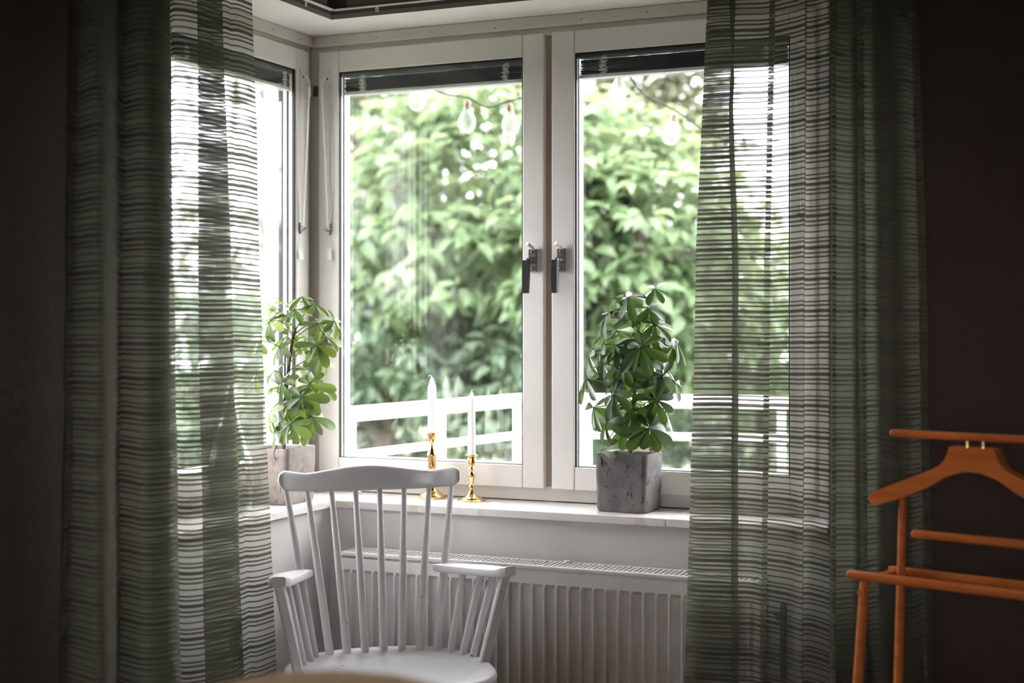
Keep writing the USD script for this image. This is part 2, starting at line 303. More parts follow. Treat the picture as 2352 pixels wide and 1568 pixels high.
# ------------------------------------------------------------------ windows
def Bk(a, d, z): return np.array([a, d, z])           # back windows: a along the wall, d outwards
def Lf(a, d, z): return np.array([-d, -a, z])         # left window, mirrored round the corner
def wbox(mp, a0, a1, d0, d1, z0, z1, r=0.0):
    p, q = mp(a0, d0, z0), mp(a1, d1, z1); return box(p[0], q[0], p[1], q[1], p[2], q[2], r)
GT, GB, ST, SB = 2.0045, .861, 2.067, .7976           # glass top/bottom, sash top/bottom
def sash(n, mp, a0, a1, label, handle_at=None):
    W = thing(f'window_{n}', label, None, loc=mp((a0 + a1) / 2, 0, SB), kind='structure')
    gi, go = a0 + .0687, a1 - .0655
    for s0, s1 in ((a0, gi), (go, a1)):
        part(W, 'stile', wbox(mp, s0, s1, 0, .030, SB, ST, .004), 'window_paint')
    part(W, 'rail', wbox(mp, gi + .0006, go - .0006, .0006, .030, GT, ST, .003), 'window_paint')
    part(W, 'rail', wbox(mp, gi + .0006, go - .0006, .0006, .030, SB, GB, .003), 'window_paint')
    g = .004
    part(W, 'gasket', [wbox(mp, gi, gi + g, .006, .014, GB, GT), wbox(mp, go - g, go, .006, .014, GB, GT), wbox(mp, gi, go, .006, .014, GT - g, GT), wbox(mp, gi, go, .006, .014, GB, GB + .002)], 'gasket', label='thin black glazing gasket')
    # outer casement behind, with its own glass
    e = .002; dd = .064 if mp is Bk else .113
    part(W, 'outer_casement', [wbox(mp, a0, gi + e, .034, dd, SB, ST), wbox(mp, go - e, a1, .034, dd, SB, ST), wbox(mp, gi + e, go - e, .034, dd, GT - e, ST), wbox(mp, gi + e, go - e, .034, dd, SB, GB + e)], 'outer_paint')
    part(W, 'casement_seal', [wbox(mp, gi - .003, gi + .001, .0300, .034, GB, GT), wbox(mp, go - .001, go + .003, .0300, .034, GB, GT)], 'gasket')
    if mp is Lf: part(W, 'casement_seal', [wbox(mp, gi + e - .001, gi + e + .001, .046, .062, GB, GT), wbox(mp, go - e - .001, go - e + .001, .046, .062, GB, GT)], 'gasket')
    for d in (.010, .052):
        q = np.array([mp(gi, d, GB), mp(go, d, GB), mp(go, d, GT), mp(gi, d, GT)])
        part(W, 'pane', trimesh.Trimesh(q, [[0, 1, 2], [0, 2, 3]], process=False), 'window_glass', smooth=False)
    if handle_at:
        h = handle_at
        pl = part(W, 'handle', hull([mp(h + sx * .0105, d, z) for sx in (-1, 1) for d, z in ((.0, 1.401), (.0, 1.466), (-.012, 1.404), (-.012, 1.463))]), 'grey_metal', label='grey metal window catch with black grip')
        part(pl, 'neck', [tube([mp(h, -.010, 1.434), mp(h, -.035, 1.432)], .0085, 12), wbox(mp, h - .006, h + .006, -.048, -.028, 1.423, 1.438, .003)], 'grey_metal')
        part(pl, 'grip', hull([mp(h + sx * w, d, z) for sx in (-1, 1) for d, z, w in ((-.058, 1.432, .0075), (-.043, 1.432, .0075), (-.062, 1.385, .0085), (-.045, 1.39, .0085), (-.060, 1.341, .0072), (-.048, 1.341, .0072))]), 'black_grip', label='black plastic grip')
        part(pl, 'lever_tip', tube([mp(h + .003, -.006, 1.462), mp(h + .001, -.012, 1.470), mp(h - .008, -.028, 1.479)], [.0045, .005, .0062], 10), 'cream_plastic', label='cream plastic lever tip')
        for z in (1.457, 1.411):
            part(pl, 'screw', ball(mp(h, -.0125, z), .0035, 2), 'grey_metal')
    return W, gi, go
W1, *_ = sash(1, Lf, .0199, .748, 'white painted window sash on the left wall half behind the left curtain')
W2, *_ = sash(2, Bk, .0199, .748, 'white painted window sash between the corner and the mullion', handle_at=.7165)
W3_, *_ = sash(3, Bk, .770, 1.502, 'white painted window sash right of the mullion behind the potted plant', handle_at=.802)
FR = thing('trim_4', 'cream window frame round the three sashes with corner post and head boards', None, kind='structure')
part(FR, 'corner_post', [box(-.10, .028, .0135, .0995, SILL, SOF - .001), box(-.0995, -.0135, -.028, .0135, SILL, SOF - .001)], 'frame_paint')
part(FR, 'mullion', box(.744, .774, .016, .0995, SILL + .001, SOF - .001), 'mullion_paint', label='brownish unpainted strip between the two sashes')
for mp, a1 in ((Bk, 1.576), (Lf, .93)):
    part(FR, 'frame_head', wbox(mp, .0, a1, .012, .10, ST - .006, SOF), 'frame_paint')
    part(FR, 'frame_foot', wbox(mp, .0, a1, .012, .10, SILL + .003, SB + .006, .002), 'frame_paint')
    part(FR, 'foot_seal', wbox(mp, .0, a1 - .01, .022, .095, SILL - .021, SILL + .008), 'gasket')
    part(FR, 'head_board', wbox(mp, (-.004 if mp is Bk else .0042), a1, -.004, .0118, ST + .0156, SOF - .0004, .003), 'frame_paint')
    part(FR, 'frame_jamb', wbox(mp, (1.496 if mp is Bk else .742), (1.5715 if mp is Bk else .80), .0125, .0995, SILL + .001, SOF - .001), 'frame_paint')
    for a in (.075, .22, .40, .60, .86, 1.05, 1.3):
        if a < a1: part(FR, 'nail', ball(mp(a, -.0045, SOF - .022 + .004 * math.sin(a * 37)), .0016, 1), 'gasket')
part(FR, 'hinge', [tube([(.007, .004, 1.938), (.007, .004, 1.968)], .0062, 10), tube([(.007, .004, 1.9515), (.007, .004, 1.9545)], .0075, 10)], 'hinge_metal', label='small dark hinge barrel')

# ------------------------------------------------------------------ blinds drawn up between the panes
def blind(mp, gi, go, label, side, ladders, top=GT, h=.062):
    B = thing('venetian_blind', label, 'window blind', loc=mp((gi + go) / 2, .04, GB + 1.0), group='blinds drawn up in the window sashes')
    part(B, 'head_rail', wbox(mp, gi + .005, go - .005, .015, .041, top - .014, top, .002), 'slat_grey')
    n = 15; z0 = top - h
    r2 = np.random.default_rng(int(1000 * gi + 7))
    for i in range(n):
        z = z0 + .008 + i * (h - .024) / n
        a, b = gi + .008 + r2.uniform(0, .004), go - .008 - r2.uniform(0, .004)
        tl = r2.uniform(-.0012, .0012); pts = []
        for k, (d, up) in enumerate(((.0165, 0), (.029, .0022), (.0415, 0))):
            pts.append([mp(a, d, z + up + tl), mp(b, d, z + up - tl)])
        top_s = np.array(pts).transpose(1, 0, 2); low = top_s - [0, 0, .0009]
        part(B, 'slat', hull(np.vstack([top_s.reshape(-1, 3), low.reshape(-1, 3)])), 'slat_grey' if i % 4 else 'slat_grey')
    part(B, 'bottom_rail', wbox(mp, gi + .008, go - .008, .015, .043, z0 - .004, z0 + .006, .002), 'slat_light', label='pale bottom rail')
    for la in ladders:
        pts = []
        for k in range(22):
            pts.append(mp(la + .010 * math.sin(k * 2.4) + r2.uniform(-.003, .003), .0135 + .001 * (k % 2), top - .012 - (h - .012) * k / 21))
        pts2 = [p + (mp(.006, 0, 0) - mp(0, 0, 0)) + [0, 0, .002 * (-1) ** i] for i, p in enumerate(pts)]
        part(B, 'ladder_cord', [tube(catmull(pts, 60), .0011, 5), tube(catmull(pts2, 60), .0009, 5)], 'cord_white', label='bunched white ladder cord')
    if side is None: return
    a = side                                                            # control fittings on the stile
    br = part(B, 'bracket', hull([mp(a + s * .0065, 0.0, z) for s in (-1, 1) for z in (1.975, 2.012)] + [mp(a + s * .005, -.012, z) for s in (-1, 1) for z in (1.980, 1.992)]), 'white_plastic', label='white plastic cord bracket')
    part(br, 'cord_hole', ball(mp(a, -.010, 1.984), .0045, 2), 'gasket')
    j = mp(a - .011, -.024, 1.952)
    part(B, 'wand', [tube(catmull([mp(a, -.010, 1.985), mp(a - .004, -.022, 1.982), mp(a - .010, -.026, 1.966), j], 12), .0020, 6), tube([j + [0, 0, .003], j - [0, 0, .026]], .0048, 10), tube([j - [0, 0, .02], mp(a + .004, -.014, 1.535)], .0026, 8)], 'white_plastic', label='thin white tilt wand')
    part(B, 'pull_cord', [tube(catmull([mp(a + .002, -.006, 1.98), mp(a + .004, -.005, 1.80), mp(a + .002, -.006, 1.62), mp(a + .004, -.009, 1.535)], 14), .0010, 5),
                          tube(catmull([mp(a + .005, -.006, 1.98), mp(a + .013, -.005, 1.78), mp(a + .012, -.006, 1.62), mp(a + .006, -.009, 1.535)], 14), .0010, 5),
                          tube(catmull([mp(a + .004, -.009, 1.54), mp(a + .002, -.010, 1.51), mp(a + .008, -.010, 1.478)], 8), .0013, 5)], 'cord_white')
    part(B, 'cleat', [wbox(mp, a - .003, a + .007, -.014, 0, 1.530, 1.546, .002), tube([mp(a - .008, -.014, 1.538), mp(a + .012, -.014, 1.538)], .0034, 8), wbox(mp, a - .002, a + .006, -.004, 0, 1.522, 1.555, .001)], 'grey_metal', label='small metal cord cleat')
    pr = [(0.0, 1.482), (.0025, 1.482), (.0035, 1.474), (.0055, 1.462), (.0062, 1.450), (.0062, 1.447), (0, 1.447)]
    c = mp(a + .008, -.010, 0)
    part(B, 'tassel', lathe([(r, z) for r, z in pr[::-1]], c, 12), 'white_plastic', label='white plastic cord tassel')
blind(Lf, .0886, .6825, 'grey slatted blind drawn up in the left wall window, white cord on its right stile', .070, (.128, .60), h=.060)
blind(Bk, .0886, .6825, 'grey slatted blind drawn up in the sash between corner and mullion', .0575, (.160, .622), h=.064)
blind(Bk, .8387, 1.4365, 'grey slatted blind drawn up in the sash above the dark green potted plant', 1.467, (.915, 1.37), h=.066)

# ------------------------------------------------------------------ curtain rail and curtains
RL = thing('curtain_rail', 'white curtain rail with small screw tabs on the dark beam', 'curtain rail', loc=(.19, -.20, 2.137))
part(RL, 'rail_strip', box(.186, 2.25, -.206, -.1905, 2.137, 2.1405, .001), 'rail_white')
part(RL, 'rail_strip', box(.1795, .195, -1.55, -.199, 2.137, 2.1405, .001), 'rail_white')
part(RL, 'rail_track', box(.23, 2.25, -.196, -.1905, 2.142, 2.165), 'beam_edge')
part(RL, 'rail_track', box(.1795, .185, -1.55, -.225, 2.142, 2.165), 'beam_edge')
for x in (.325, .80, 1.3, 1.9):
    t = part(RL, 'tab', box(x - .0055, x + .0055, -.1925, -.1905, 2.1235, 2.138, .0008), 'rail_white'); part(t, 'screw', ball((x, -.1928, 2.129), .0016, 1), 'gasket')
for y in (-.33, -.75, -1.3):
    t = part(RL, 'tab', box(.1795, .1815, y - .0055, y + .0055, 2.1235, 2.138, .0008), 'rail_white'); part(t, 'screw', ball((.1818, y, 2.129), .0016, 1), 'gasket')
for nm, p0, p1, ends in (('curtain_rod', (.310, -.62, 2.4505), (.310, -1.62, 2.4505), 0), ('curtain_rod', (1.15, -.375, 2.4505), (2.2, -.375, 2.4505), 1)):
    rd = thing(nm, 'curtain rod above the left curtain on the left wall' if not ends else 'curtain rod above the right curtain on the back wall', 'curtain rod', loc=p0)
    part(rd, 'pole', tube([p0, p1], .008, 12), 'grey_metal')
    for s in (.08, .92):
        q = np.array(p0) + s * (np.array(p1) - p0)
        w = np.array([.1795, q[1], q[2]]) if not ends else np.array([q[0], -.1905, q[2]])
        part(rd, 'bracket', tube([w, q], .005, 8), 'grey_metal')

def curtain_mesh(ctrl, axis, base, sgn, scale_at, ztop=2.435, zbot=.015, nu=230, nv=170, seed=3, crumple=1.0):
    """ctrl: (px at mid height, offset towards the room[, px at top, px at bottom]). Every control line hangs on its own vertical plane."""
    zs = np.linspace(ztop, zbot, nv)
    def along(px, off, z):
        py = CY
        return on(px, py, axis, base + sgn * off)
    cols = []
    for c in ctrl:
        px, off = c[0], c[1]
        c0, st, sb = scale_at
        pt = c[2] if len(c) > 2 and c[2] else c0 + (px - c0) * st
        pb = c[3] if len(c) > 3 and c[3] else c0 + (px - c0) * sb
        cols.append([along(pt, off, 0)[1 - axis], along(px, off, 0)[1 - axis], along(pb, off, 0)[1 - axis], off])
    cols = np.array(cols)
    out = np.zeros((nv, nu, 3)); arc = None; v = np.zeros((nv, nu))
    uu = np.linspace(0, 1, nu)
    for i, z in enumerate(zs):
        if z > 1.41: k = (z - 1.41) / .63; w = cols[:, 1] * (1 - k) + cols[:, 0] * k
        else: k = (1.41 - z) / 1.03; k2 = k ** 1.25; w = cols[:, 1] * (1 - k2) + cols[:, 2] * k2
        sp = 1.0 + .25 * (1.41 - z)                      # folds open downwards
        pts = np.stack([w, cols[:, 3] * sp, np.zeros(len(w))], 1)
        c = catmull(pts, 700)
        d = np.concatenate([[0], np.cumsum(np.linalg.norm(np.diff(c, axis=0), axis=1))])
        s = uu * d[-1]
        al, of = np.interp(s, d, c[:, 0]), np.interp(s, d, c[:, 1])
        out[i, :, 1 - axis], out[i, :, 2] = al, z
        out[i, :, axis] = base + sgn * of
        if i == nv // 2: arc = s
    S = np.broadcast_to(arc, (nv, nu)); Z = np.broadcast_to(zs[:, None], (nv, nu))
    q = np.stack([S * 9, Z * 3.2, S * 0 + seed], -1)
    n1 = meshkit.fbm(q, 3, seed) - .5; n2 = meshkit.fbm(np.stack([S * 26, Z * 20, S * 0 + 5.5], -1), 3, seed + 9) - .5
    out[..., axis] += sgn * crumple * (.012 * n1 + .0022 * n2)
    V = Z + crumple * (.011 * (meshkit.fbm(np.stack([S * 9, Z * 1.2, S * 0 + 2.2], -1), 2, seed + 4) - .5) + .0016 * n2)
    return out, S, V
def sheet_thing(name, label, ctrl, axis, base, sgn, scale_at, hem_first, seed, loc, crumple=1.0, group='striped sheer curtains'):
    T = thing(name, label, 'curtain', loc=loc, group=group)
    pts, S, V = curtain_mesh(ctrl, axis, base, sgn, scale_at, seed=seed, crumple=crumple)
    m = grid(pts); uv = np.stack([S.ravel(), V.ravel()], 1)
    part(T, 'fabric', m, 'curtain_fabric', smooth=True, uv=uv)
    # doubled side hem: a narrow strip lying on the free edge
    for first in hem_first:
        k = 4; e = pts[:, :k] if first else pts[:, -k:]
        e = e.copy(); e[..., axis] += sgn * .0012
        back = e.copy(); back[..., axis] -= sgn * .003
        ring = np.concatenate([e, back[:, ::-1], e[:, :1]], axis=1)
        part(T, 'side_hem', grid(ring), 'hem_fabric', smooth=40)
    return T
LC = [(597, .000), (584, .004), (570, .006), (556, .002), (547, -.006), (538, -.002), (527, -.004), (510, -.018), (485, -.03), (464, -.034), (457, -.024), (464, -.012), (490, .000), (515, .012), (527, .022), (524, .034), (495, .040), (455, .034), (425, .020), (406, .004),
      (392, -.022), (365, -.040), (340, -.044), (328, -.032), (340, -.014), (372, .000), (396, .014), (397, .030), (384, .060), (350, .050), (320, .026), (292, -.018), (280, -.036), (276, -.022), (268, .006), (260, .046), (240, .062), (214, .050), (194, .010), (176, -.030), (162, -.026), (150, .002)]
sheet_thing('curtain', 'sheer striped olive curtain covering the left wall window left of the chair', LC, 0, .310, 1, (300, .936, 1.128), (False,), 3, (.310, -1.0, .015))
RC = [(1695, -.022, 1676, 1694), (1670, -.026, None, None), (1630, -.026), (1606, -.020), (1598, .000), (1606, .018), (1640, .026), (1690, .016), (1735, .004), (1758, .014), (1770, .010), (1764, -.010), (1756, -.024), (1766, -.034), (1790, -.024), (1820, -.004), (1838, .018), (1847, .022),
      (1848, .000), (1846, -.020), (1858, -.030), (1885, -.012), (1908, .014), (1920, .034), (1914, .046), (1908, .030), (1922, .004), (1944, -.020), (1962, -.026), (1978, -.004), (1988, .034), (1982, .048), (1972, .030), (1984, -.006), (2003, -.034), (2024, -.030), (2048, .012), (2070, .030), (2092, .010), (2106, -.030), (2118, -.020), (2128, .006)]
sheet_thing('curtain', 'sheer striped olive curtain hanging between the sill plant and the wooden valet stand', RC, 1, -.375, -1, (1900, .911, 1.09), (True,), 8, (1.5, -.375, .015))

# ------------------------------------------------------------------ radiator
RXA, RXB, RF, RB, RT, RBOT = .271, 1.43, -.303, -.212, .637, .12
RD = thing('radiator', 'white fluted panel radiator under the window sill', 'radiator', loc=((RXA + RXB) / 2, -.26, RBOT))
def flutes():
    xs, ys = [], []
    pitch = .0333; x = RXA + .016; prof = [(0, .0125), (.0115, .0125), (.0155, 0), (.0200, 0), (.0240, .0125)]
    xs.append(RXA + .001); ys.append(0.0)
    while x < RXB - .04:
        for a, d in prof: xs.append(x + a); ys.append(d)
        x += pitch
    xs += [x, RXB - .001]; ys += [0.0, 0.0]
    return np.array(xs), np.array(ys)
fx, fy = flutes()
rows = []
zt, zf = RT - .016, .590
for z, k in ((RBOT + .002, 0), (RBOT + .035, 0), (RBOT + .047, 1), (zf - .010, 1), (zf, 0), (zt, 0)):
    rows.append(np.stack([fx, RF + fy * k, np.full_like(fx, z)], 1))
front = grid(np.array(rows)); front.invert()
part(RD, 'front_panel', front, 'radiator_paint', smooth=25)
part(RD, 'body', box(RXA + .002, RXB - .002, RF + .016, RB + .002, RBOT + .002, RT - .03, .003), 'radiator_paint')
part(RD, 'top_cover', [box(RXA, RXB, RF - .0015, RF + .010, RT - .012, RT, .003), box(RXA, RXB, RB - .008, RB, RT - .012, RT, .002), box(RXA, RXA + .012, RF, RB, RT - .012, RT, .003), box(RXB - .012, RXB, RF, RB, RT - .012, RT, .003)], 'radiator_paint')
for x in (RXA, RXB):
    part(RD, 'side_cover', box(x - .0005, x + .0005 + .002, RF + .0005, RB, RBOT, RT - .004), 'radiator_paint')
n = int((RXB - RXA - .03) / .0135)
for i in range(n):
    x = RXA + .018 + i * .0135
    part(RD, 'grille_bar', box(x, x + .0062, RF + .008, RB - .006, RT - .006, RT - .001), 'radiator_paint', smooth=False)
part(RD, 'air_vent', lathe([(0, RT - .001), (.009, RT - .001), (.009, RT + .003), (.006, RT + .005), (0, RT + .005)], (.905, -.222, 0), 14), 'white_plastic')
VL = part(RD, 'valve', [tube([(RXB, -.262, .55), (RXB + .05, -.262, .55)], .011, 12), tube([(RXB + .05, -.262, .58), (RXB + .05, -.262, .10), (RXB + .05, -.262, .02)], .008, 10), tube([(RXB + .03, -.262, .55), (RXB + .03, -.31, .55)], .012, 12)], 'hinge_metal', label='radiator valve and feed pipe')
part(VL, 'thermostat_head', tube([(RXB + .03, -.308, .55), (RXB + .03, -.318, .55)], [.012, .016], 14), 'white_plastic')
for x in (.5, 1.2): part(RD, 'wall_bracket', box(x - .015, x + .015, RB - .001, -.175, .2, .55), 'radiator_paint')

# ------------------------------------------------------------------ pots and plants
def pot(T, c, sx, sy, h, rot, matn, seed):
    k = 14
    def ring(hx, hy, r, z):
        pts = []
        for (qx, qy), a0 in (((1, 1), 0), ((-1, 1), 90), ((-1, -1), 180), ((1, -1), 270)):
            for a in np.linspace(a0, a0 + 90, k):
                pts.append((qx * (hx - r) + r * math.cos(math.radians(a)), qy * (hy - r) + r * math.sin(math.radians(a)), z))
        return np.array(pts)
    hs = [(.90, .0), (.925, .002), (.945, .008), (.955, .02)] + [(.955 + .045 * (z - .02) / (h - .028), z) for z in np.linspace(.03, h - .008, 12)] + [(1.0, h - .003), (.985, h), (.93, h - .001), (.88, h - .004), (.875, h - .012), (.85, h - .030)]
    rs = [ring(sx / 2 * s, sy / 2 * s, .014, z) for s, z in hs]
    n = len(rs[0]); v = np.vstack(rs + [[[0, 0, 0]], [[0, 0, h - .030]]]); f = []
    for i in range(len(rs) - 1):
        for j in range(n):
            a, b = i * n + j, i * n + (j + 1) % n
            f += [[a, b, a + n], [b, b + n, a + n]]
    e = len(rs) * n
    for j in range(n): f += [[e, (j + 1) % n, j], [e + 1, (len(rs) - 1) * n + j, (len(rs) - 1) * n + (j + 1) % n]]
    v = np.array(v, float)
    # uneven cast faces
    nd = v / np.maximum(np.linalg.norm(v * [1, 1, 0], axis=1, keepdims=True), 1e-6) * [1, 1, 0]
    mask = (v[:, 2] > .004) & (np.linalg.norm(v[:, :2], axis=1) > .03)
    v = v + nd * ((meshkit.fbm(v * 28, 4, seed) - .5) * .005 * mask)[:, None]
    a = math.radians(rot); R = np.array([[math.cos(a), -math.sin(a), 0], [math.sin(a), math.cos(a), 0], [0, 0, 1]])
    part(T, 'pot', trimesh.Trimesh(v @ R.T + c, f, process=False), matn, smooth=40)
    g = np.linspace(-.86, .86, 26); X, Y = np.meshgrid(g * sx / 2, g * sy / 2)
    Zz = h - .016 + .012 * (meshkit.fbm(np.stack([X * 90, Y * 90, X * 0], -1), 3, seed) - .4)
    s = grid(np.stack([X, Y, Zz], -1) @ R.T + c); s.invert()
    if s.face_normals[:, 2].mean() < 0: s.invert()
    part(T, 'soil', s, 'soil', smooth=40)
def leaflet(L, W, droop, fold, twist, nl=10):
    us = 1 - (1 - np.linspace(0, 1, nl)) ** 1.25; vs = np.array([-1, -.5, 0, .5, 1])
    w = W / 2 * 1.36 * np.clip(us, 0, 1) ** .75 * np.clip(1 - us ** 3.0, 0, None) ** .55
    w[0] = .0012; w = np.maximum(w, .0007)
    out = np.zeros((nl, 5, 3))
    for i, u in enumerate(us):
        x = L * (u - .12 * droop * u ** 2); z = -droop * L * .42 * u ** 2
        for j, v in enumerate(vs):
            out[i, j] = (x, v * w[i], z + fold * abs(v) * w[i] + .04 * w[i] * math.sin(5 * u + 3 * v) + twist * v * w[i] * u)
    return out
def frame_from(d, nrm):
    x = d / np.linalg.norm(d); y = np.cross(nrm, x); y /= np.linalg.norm(y); z = np.cross(x, y)
    return np.stack([x, y, z], 1)
def plant(T, stem_pts, stem_r, hubs, leafm, r, stem_mat, size=(.052, .068)):
    st = catmull(stem_pts, 24)
    part(T, 'stem', tube(st, np.linspace(stem_r, stem_r * .62, 24) * (1 + .06 * np.sin(np.arange(24) * 2.1)), 9), stem_mat)
    for hub, face, k, sc in hubs:
        hub = np.array(hub, float)
        dz = st[:, 2] - (hub[2] - .35 * np.linalg.norm((hub - st[-1])[:2]) - .012)
        i = int(np.argmin(np.abs(dz))); i = min(max(i, 5), 23); root = st[i]
        mid = (root + hub) / 2 + [0, 0, .012] + r.normal(0, .003, 3)
        stalk = part(T, 'leaf_stalk', tube(catmull([root, mid, hub], 9), np.linspace(.0017, .0012, 9), 6), 'petiole')
        n = np.array(face, float); n /= np.linalg.norm(n)
        a = np.cross(n, [0.3, .2, 1.0]); a /= np.linalg.norm(a); b = np.cross(n, a)
        ph = r.uniform(0, 2 * math.pi); kk = k
        for q in range(kk):
            th = ph + 2 * math.pi * q / kk + r.normal(0, .16)
            rad = math.cos(th) * a + math.sin(th) * b
            dr = r.uniform(.0, .55)
            d = rad * math.cos(dr) - n * math.sin(dr) + [0, 0, -.10]
            L = r.uniform(*size) * sc * (.80 + .2 * (rad[2] < .2)) * r.uniform(.82, 1.08); Wd = L * r.uniform(.40, .50)
            lf = leaflet(L, Wd, r.uniform(.1, .65), r.uniform(.05, .35), r.uniform(-.25, .25))
            Rm = frame_from(d, n + r.normal(0, .12, 3))
            base = hub + d / np.linalg.norm(d) * .005
            pts = lf @ Rm.T + base
            g = grid(pts)
            stem_bit = tube([hub, base + d / np.linalg.norm(d) * .004], [.0009, .0009], 5)
            part(stalk, 'leaflet', cat([g, stem_bit]), leafm, smooth=True)
# right plant, dark green
PR = thing('potted_schefflera', 'dark green bushy umbrella plant in a square grey pot before the right sash', 'potted plant', loc=(1.02, -.068, SILL), group='umbrella plants on the sill')
pot(PR, np.array([1.02, -.068, SILL]), .147, .128, .155, -3, 'pot_grey', 5)
r1 = np.random.default_rng(21)
def zz(x, y, t): return P(1320 + x / 3.486, 610 + y / 3.486, t)
T0 = 3.82
stem = [zz(445, 1500, T0), zz(470, 1150, T0), zz(487, 930, T0), zz(535, 640, T0), zz(512, 520, T0)]
H1 = [((640, 185), -.01, (.1, -.5, .8), 6, .8), ((430, 250), -.03, (-.2, -.6, .8), 8, .95), ((590, 335), -.02, (.2, -.6, .7), 7, .95), ((250, 410), .01, (-.7, -.3, .7), 7, .9), ((640, 465), -.04, (.5, -.6, .6), 8, .95),
      ((785, 655), .0, (.8, -.4, .5), 7, .9), ((535, 645), -.10, (.0, -.9, .5), 8, 1.12), ((225, 625), -.01, (-.8, -.4, .5), 7, 1.0), ((385, 785), -.07, (-.4, -.8, .4), 8, 1.0), ((235, 790), .01, (-.9, -.2, .3), 7, 1.0),
      ((630, 765), -.03, (.6, -.6, .4), 7, .9), ((705, 890), -.04, (.7, -.7, .3), 8, 1.05), ((315, 1025), -.08, (-.4, -.9, .25), 8, 1.05), ((650, 1075), -.06, (.5, -.9, .2), 8, 1.05), ((250, 1255), -.05, (-.6, -.8, .2), 7, 1.1),
      ((600, 1300), -.07, (.4, -.9, .25), 9, 1.15), ((150, 1135), .02, (-.9, .1, .3), 6, 1.1), ((215, 1480), -.02, (-.7, -.4, .2), 5, .8), ((480, 870), .04, (.1, .6, .6), 7, .95), ((330, 520), .06, (-.4, .5, .7), 7, .9),
      ((560, 420), .06, (.2, .6, .7), 7, .9), ((400, 1290), .05, (-.2, .7, .3), 7, 1.0), ((560, 1120), .06, (.4, .7, .3), 7, 1.0), ((700, 560), .06, (.6, .5, .5), 6, .9), ((690, 1310), -.01, (.8, -.4, .1), 6, .95), ((810, 600), .03, (.9, .1, .5), 6, .95), ((110, 700), .01, (-.9, -.2, .4), 6, .95), ((800, 930), .0, (.9, -.4, .3), 7, .9), ((90, 900), .02, (-.9, .0, .3), 6, .95), ((330, 250), .02, (-.5, -.2, .8), 7, .95), ((440, 1130), -.02, (.1, -.9, .3), 6, .9), ((520, 760), -.05, (.3, -.8, .4), 7, 1.0), ((340, 900), -.03, (-.4, -.8, .4), 7, 1.0), ((600, 560), -.02, (.3, -.6, .7), 7, .95), ((330, 640), -.03, (-.3, -.7, .6), 7, 1.0), ((370, 350), .02, (-.1, .2, .9), 7, .9), ((720, 1150), .02, (.8, .1, .4), 7, 1.0), ((420, 610), -.03, (-.3, -.6, .6), 6, .9)]
plant(PR, stem, .0068, [(zz(*h, T0 + dt), np.array([f[0], f[1], f[2]]), k, s) for h, dt, f, k, s in H1], 'leaf_dark', r1, 'stem_green', (.060, .076))
# left plant, fresher green
PL = thing('potted_schefflera', 'lighter green umbrella plant with yellowing leaves in a square pot in the window corner', 'potted plant', loc=(.068, -.283, SILL), group='umbrella plants on the sill')
pot(PL, np.array([.068, -.283, SILL]), .145, .155, .155, 0, 'pot_pale', 9)
r2_ = np.random.default_rng(33)
def z3(x, y, t): return P(560 + x / 3.136, 500 + y / 3.136, t)
T1 = 4.0
stem = [z3(285, 1700, T1), z3(292, 1440, T1), z3(312, 1180, T1), z3(348, 900, T1), z3(372, 810, T1)]
H2 = [((175, 620), -.02, (-.5, -.5, .8), 7, .85), ((182, 745), -.05, (-.4, -.8, .5), 7, .95), ((415, 570), .0, (.1, -.4, .9), 7, .8), ((510, 620), .0, (.4, -.2, .8), 7, .8), ((600, 860), -.03, (.7, -.6, .4), 7, .95), ((655, 745), .02, (.8, -.1, .6), 8, .9),
      ((525, 915), -.06, (.4, -.9, .4), 7, .95), ((415, 1290), -.09, (.2, -.9, .4), 8, 1.1), ((335, 1480), -.10, (.0, -.9, .45), 8, 1.15), ((490, 1430), -.03, (.6, -.6, .4), 8, 1.1), ((575, 1190), .0, (.7, -.4, .5), 7, .95), ((220, 1100), -.03, (-.6, -.5, .5), 6, .8),
      ((170, 1240), .0, (-.7, -.3, .5), 6, .85), ((370, 660), -.02, (.0, -.6, .8), 7, .8), ((470, 1090), .02, (.5, .2, .7), 7, .85), ((250, 930), -.05, (-.4, -.7, .5), 6, .85), ((190, 1400), -.05, (-.6, -.6, .4), 7, 1.0), ((440, 860), .03, (.3, .5, .7), 7, .85),
      ((280, 700), .03, (-.3, .5, .8), 6, .85), ((420, 1500), -.04, (.4, -.5, .3), 6, .9), ((520, 1300), .02, (.6, .1, .5), 7, .95), ((100, 880), -.03, (-.8, -.3, .5), 6, .9), ((90, 1120), .0, (-.8, -.3, .5), 6, .9), ((230, 1520), -.06, (-.4, -.8, .3), 6, .95), ((330, 1330), -.06, (-.2, -.9, .4), 8, 1.1), ((560, 1000), .02, (.7, -.1, .5), 7, .9), ((470, 1200), -.06, (.3, -.9, .35), 7, 1.05), ((270, 1180), -.04, (-.4, -.8, .4), 7, .95), ((540, 760), .0, (.5, -.4, .7), 7, .9), ((310, 860), .02, (-.3, .3, .8), 7, .9), ((390, 1420), -.02, (.2, -.5, .5), 7, 1.05), ((250, 780), -.02, (-.4, -.5, .7), 7, .85)]
plant(PL, stem, .0065, [(z3(*h, T1 + dt), np.array(f), k, s) for h, dt, f, k, s in H2], 'leaf_fresh', r2_, 'stem_brown', (.056, .072))
part(PL, 'plant_stake', tube([z3(292, 1660, T1 - .01), z3(297, 1000, T1 - .01)], .0025, 8), 'stake_black', label='thin black plant stake')

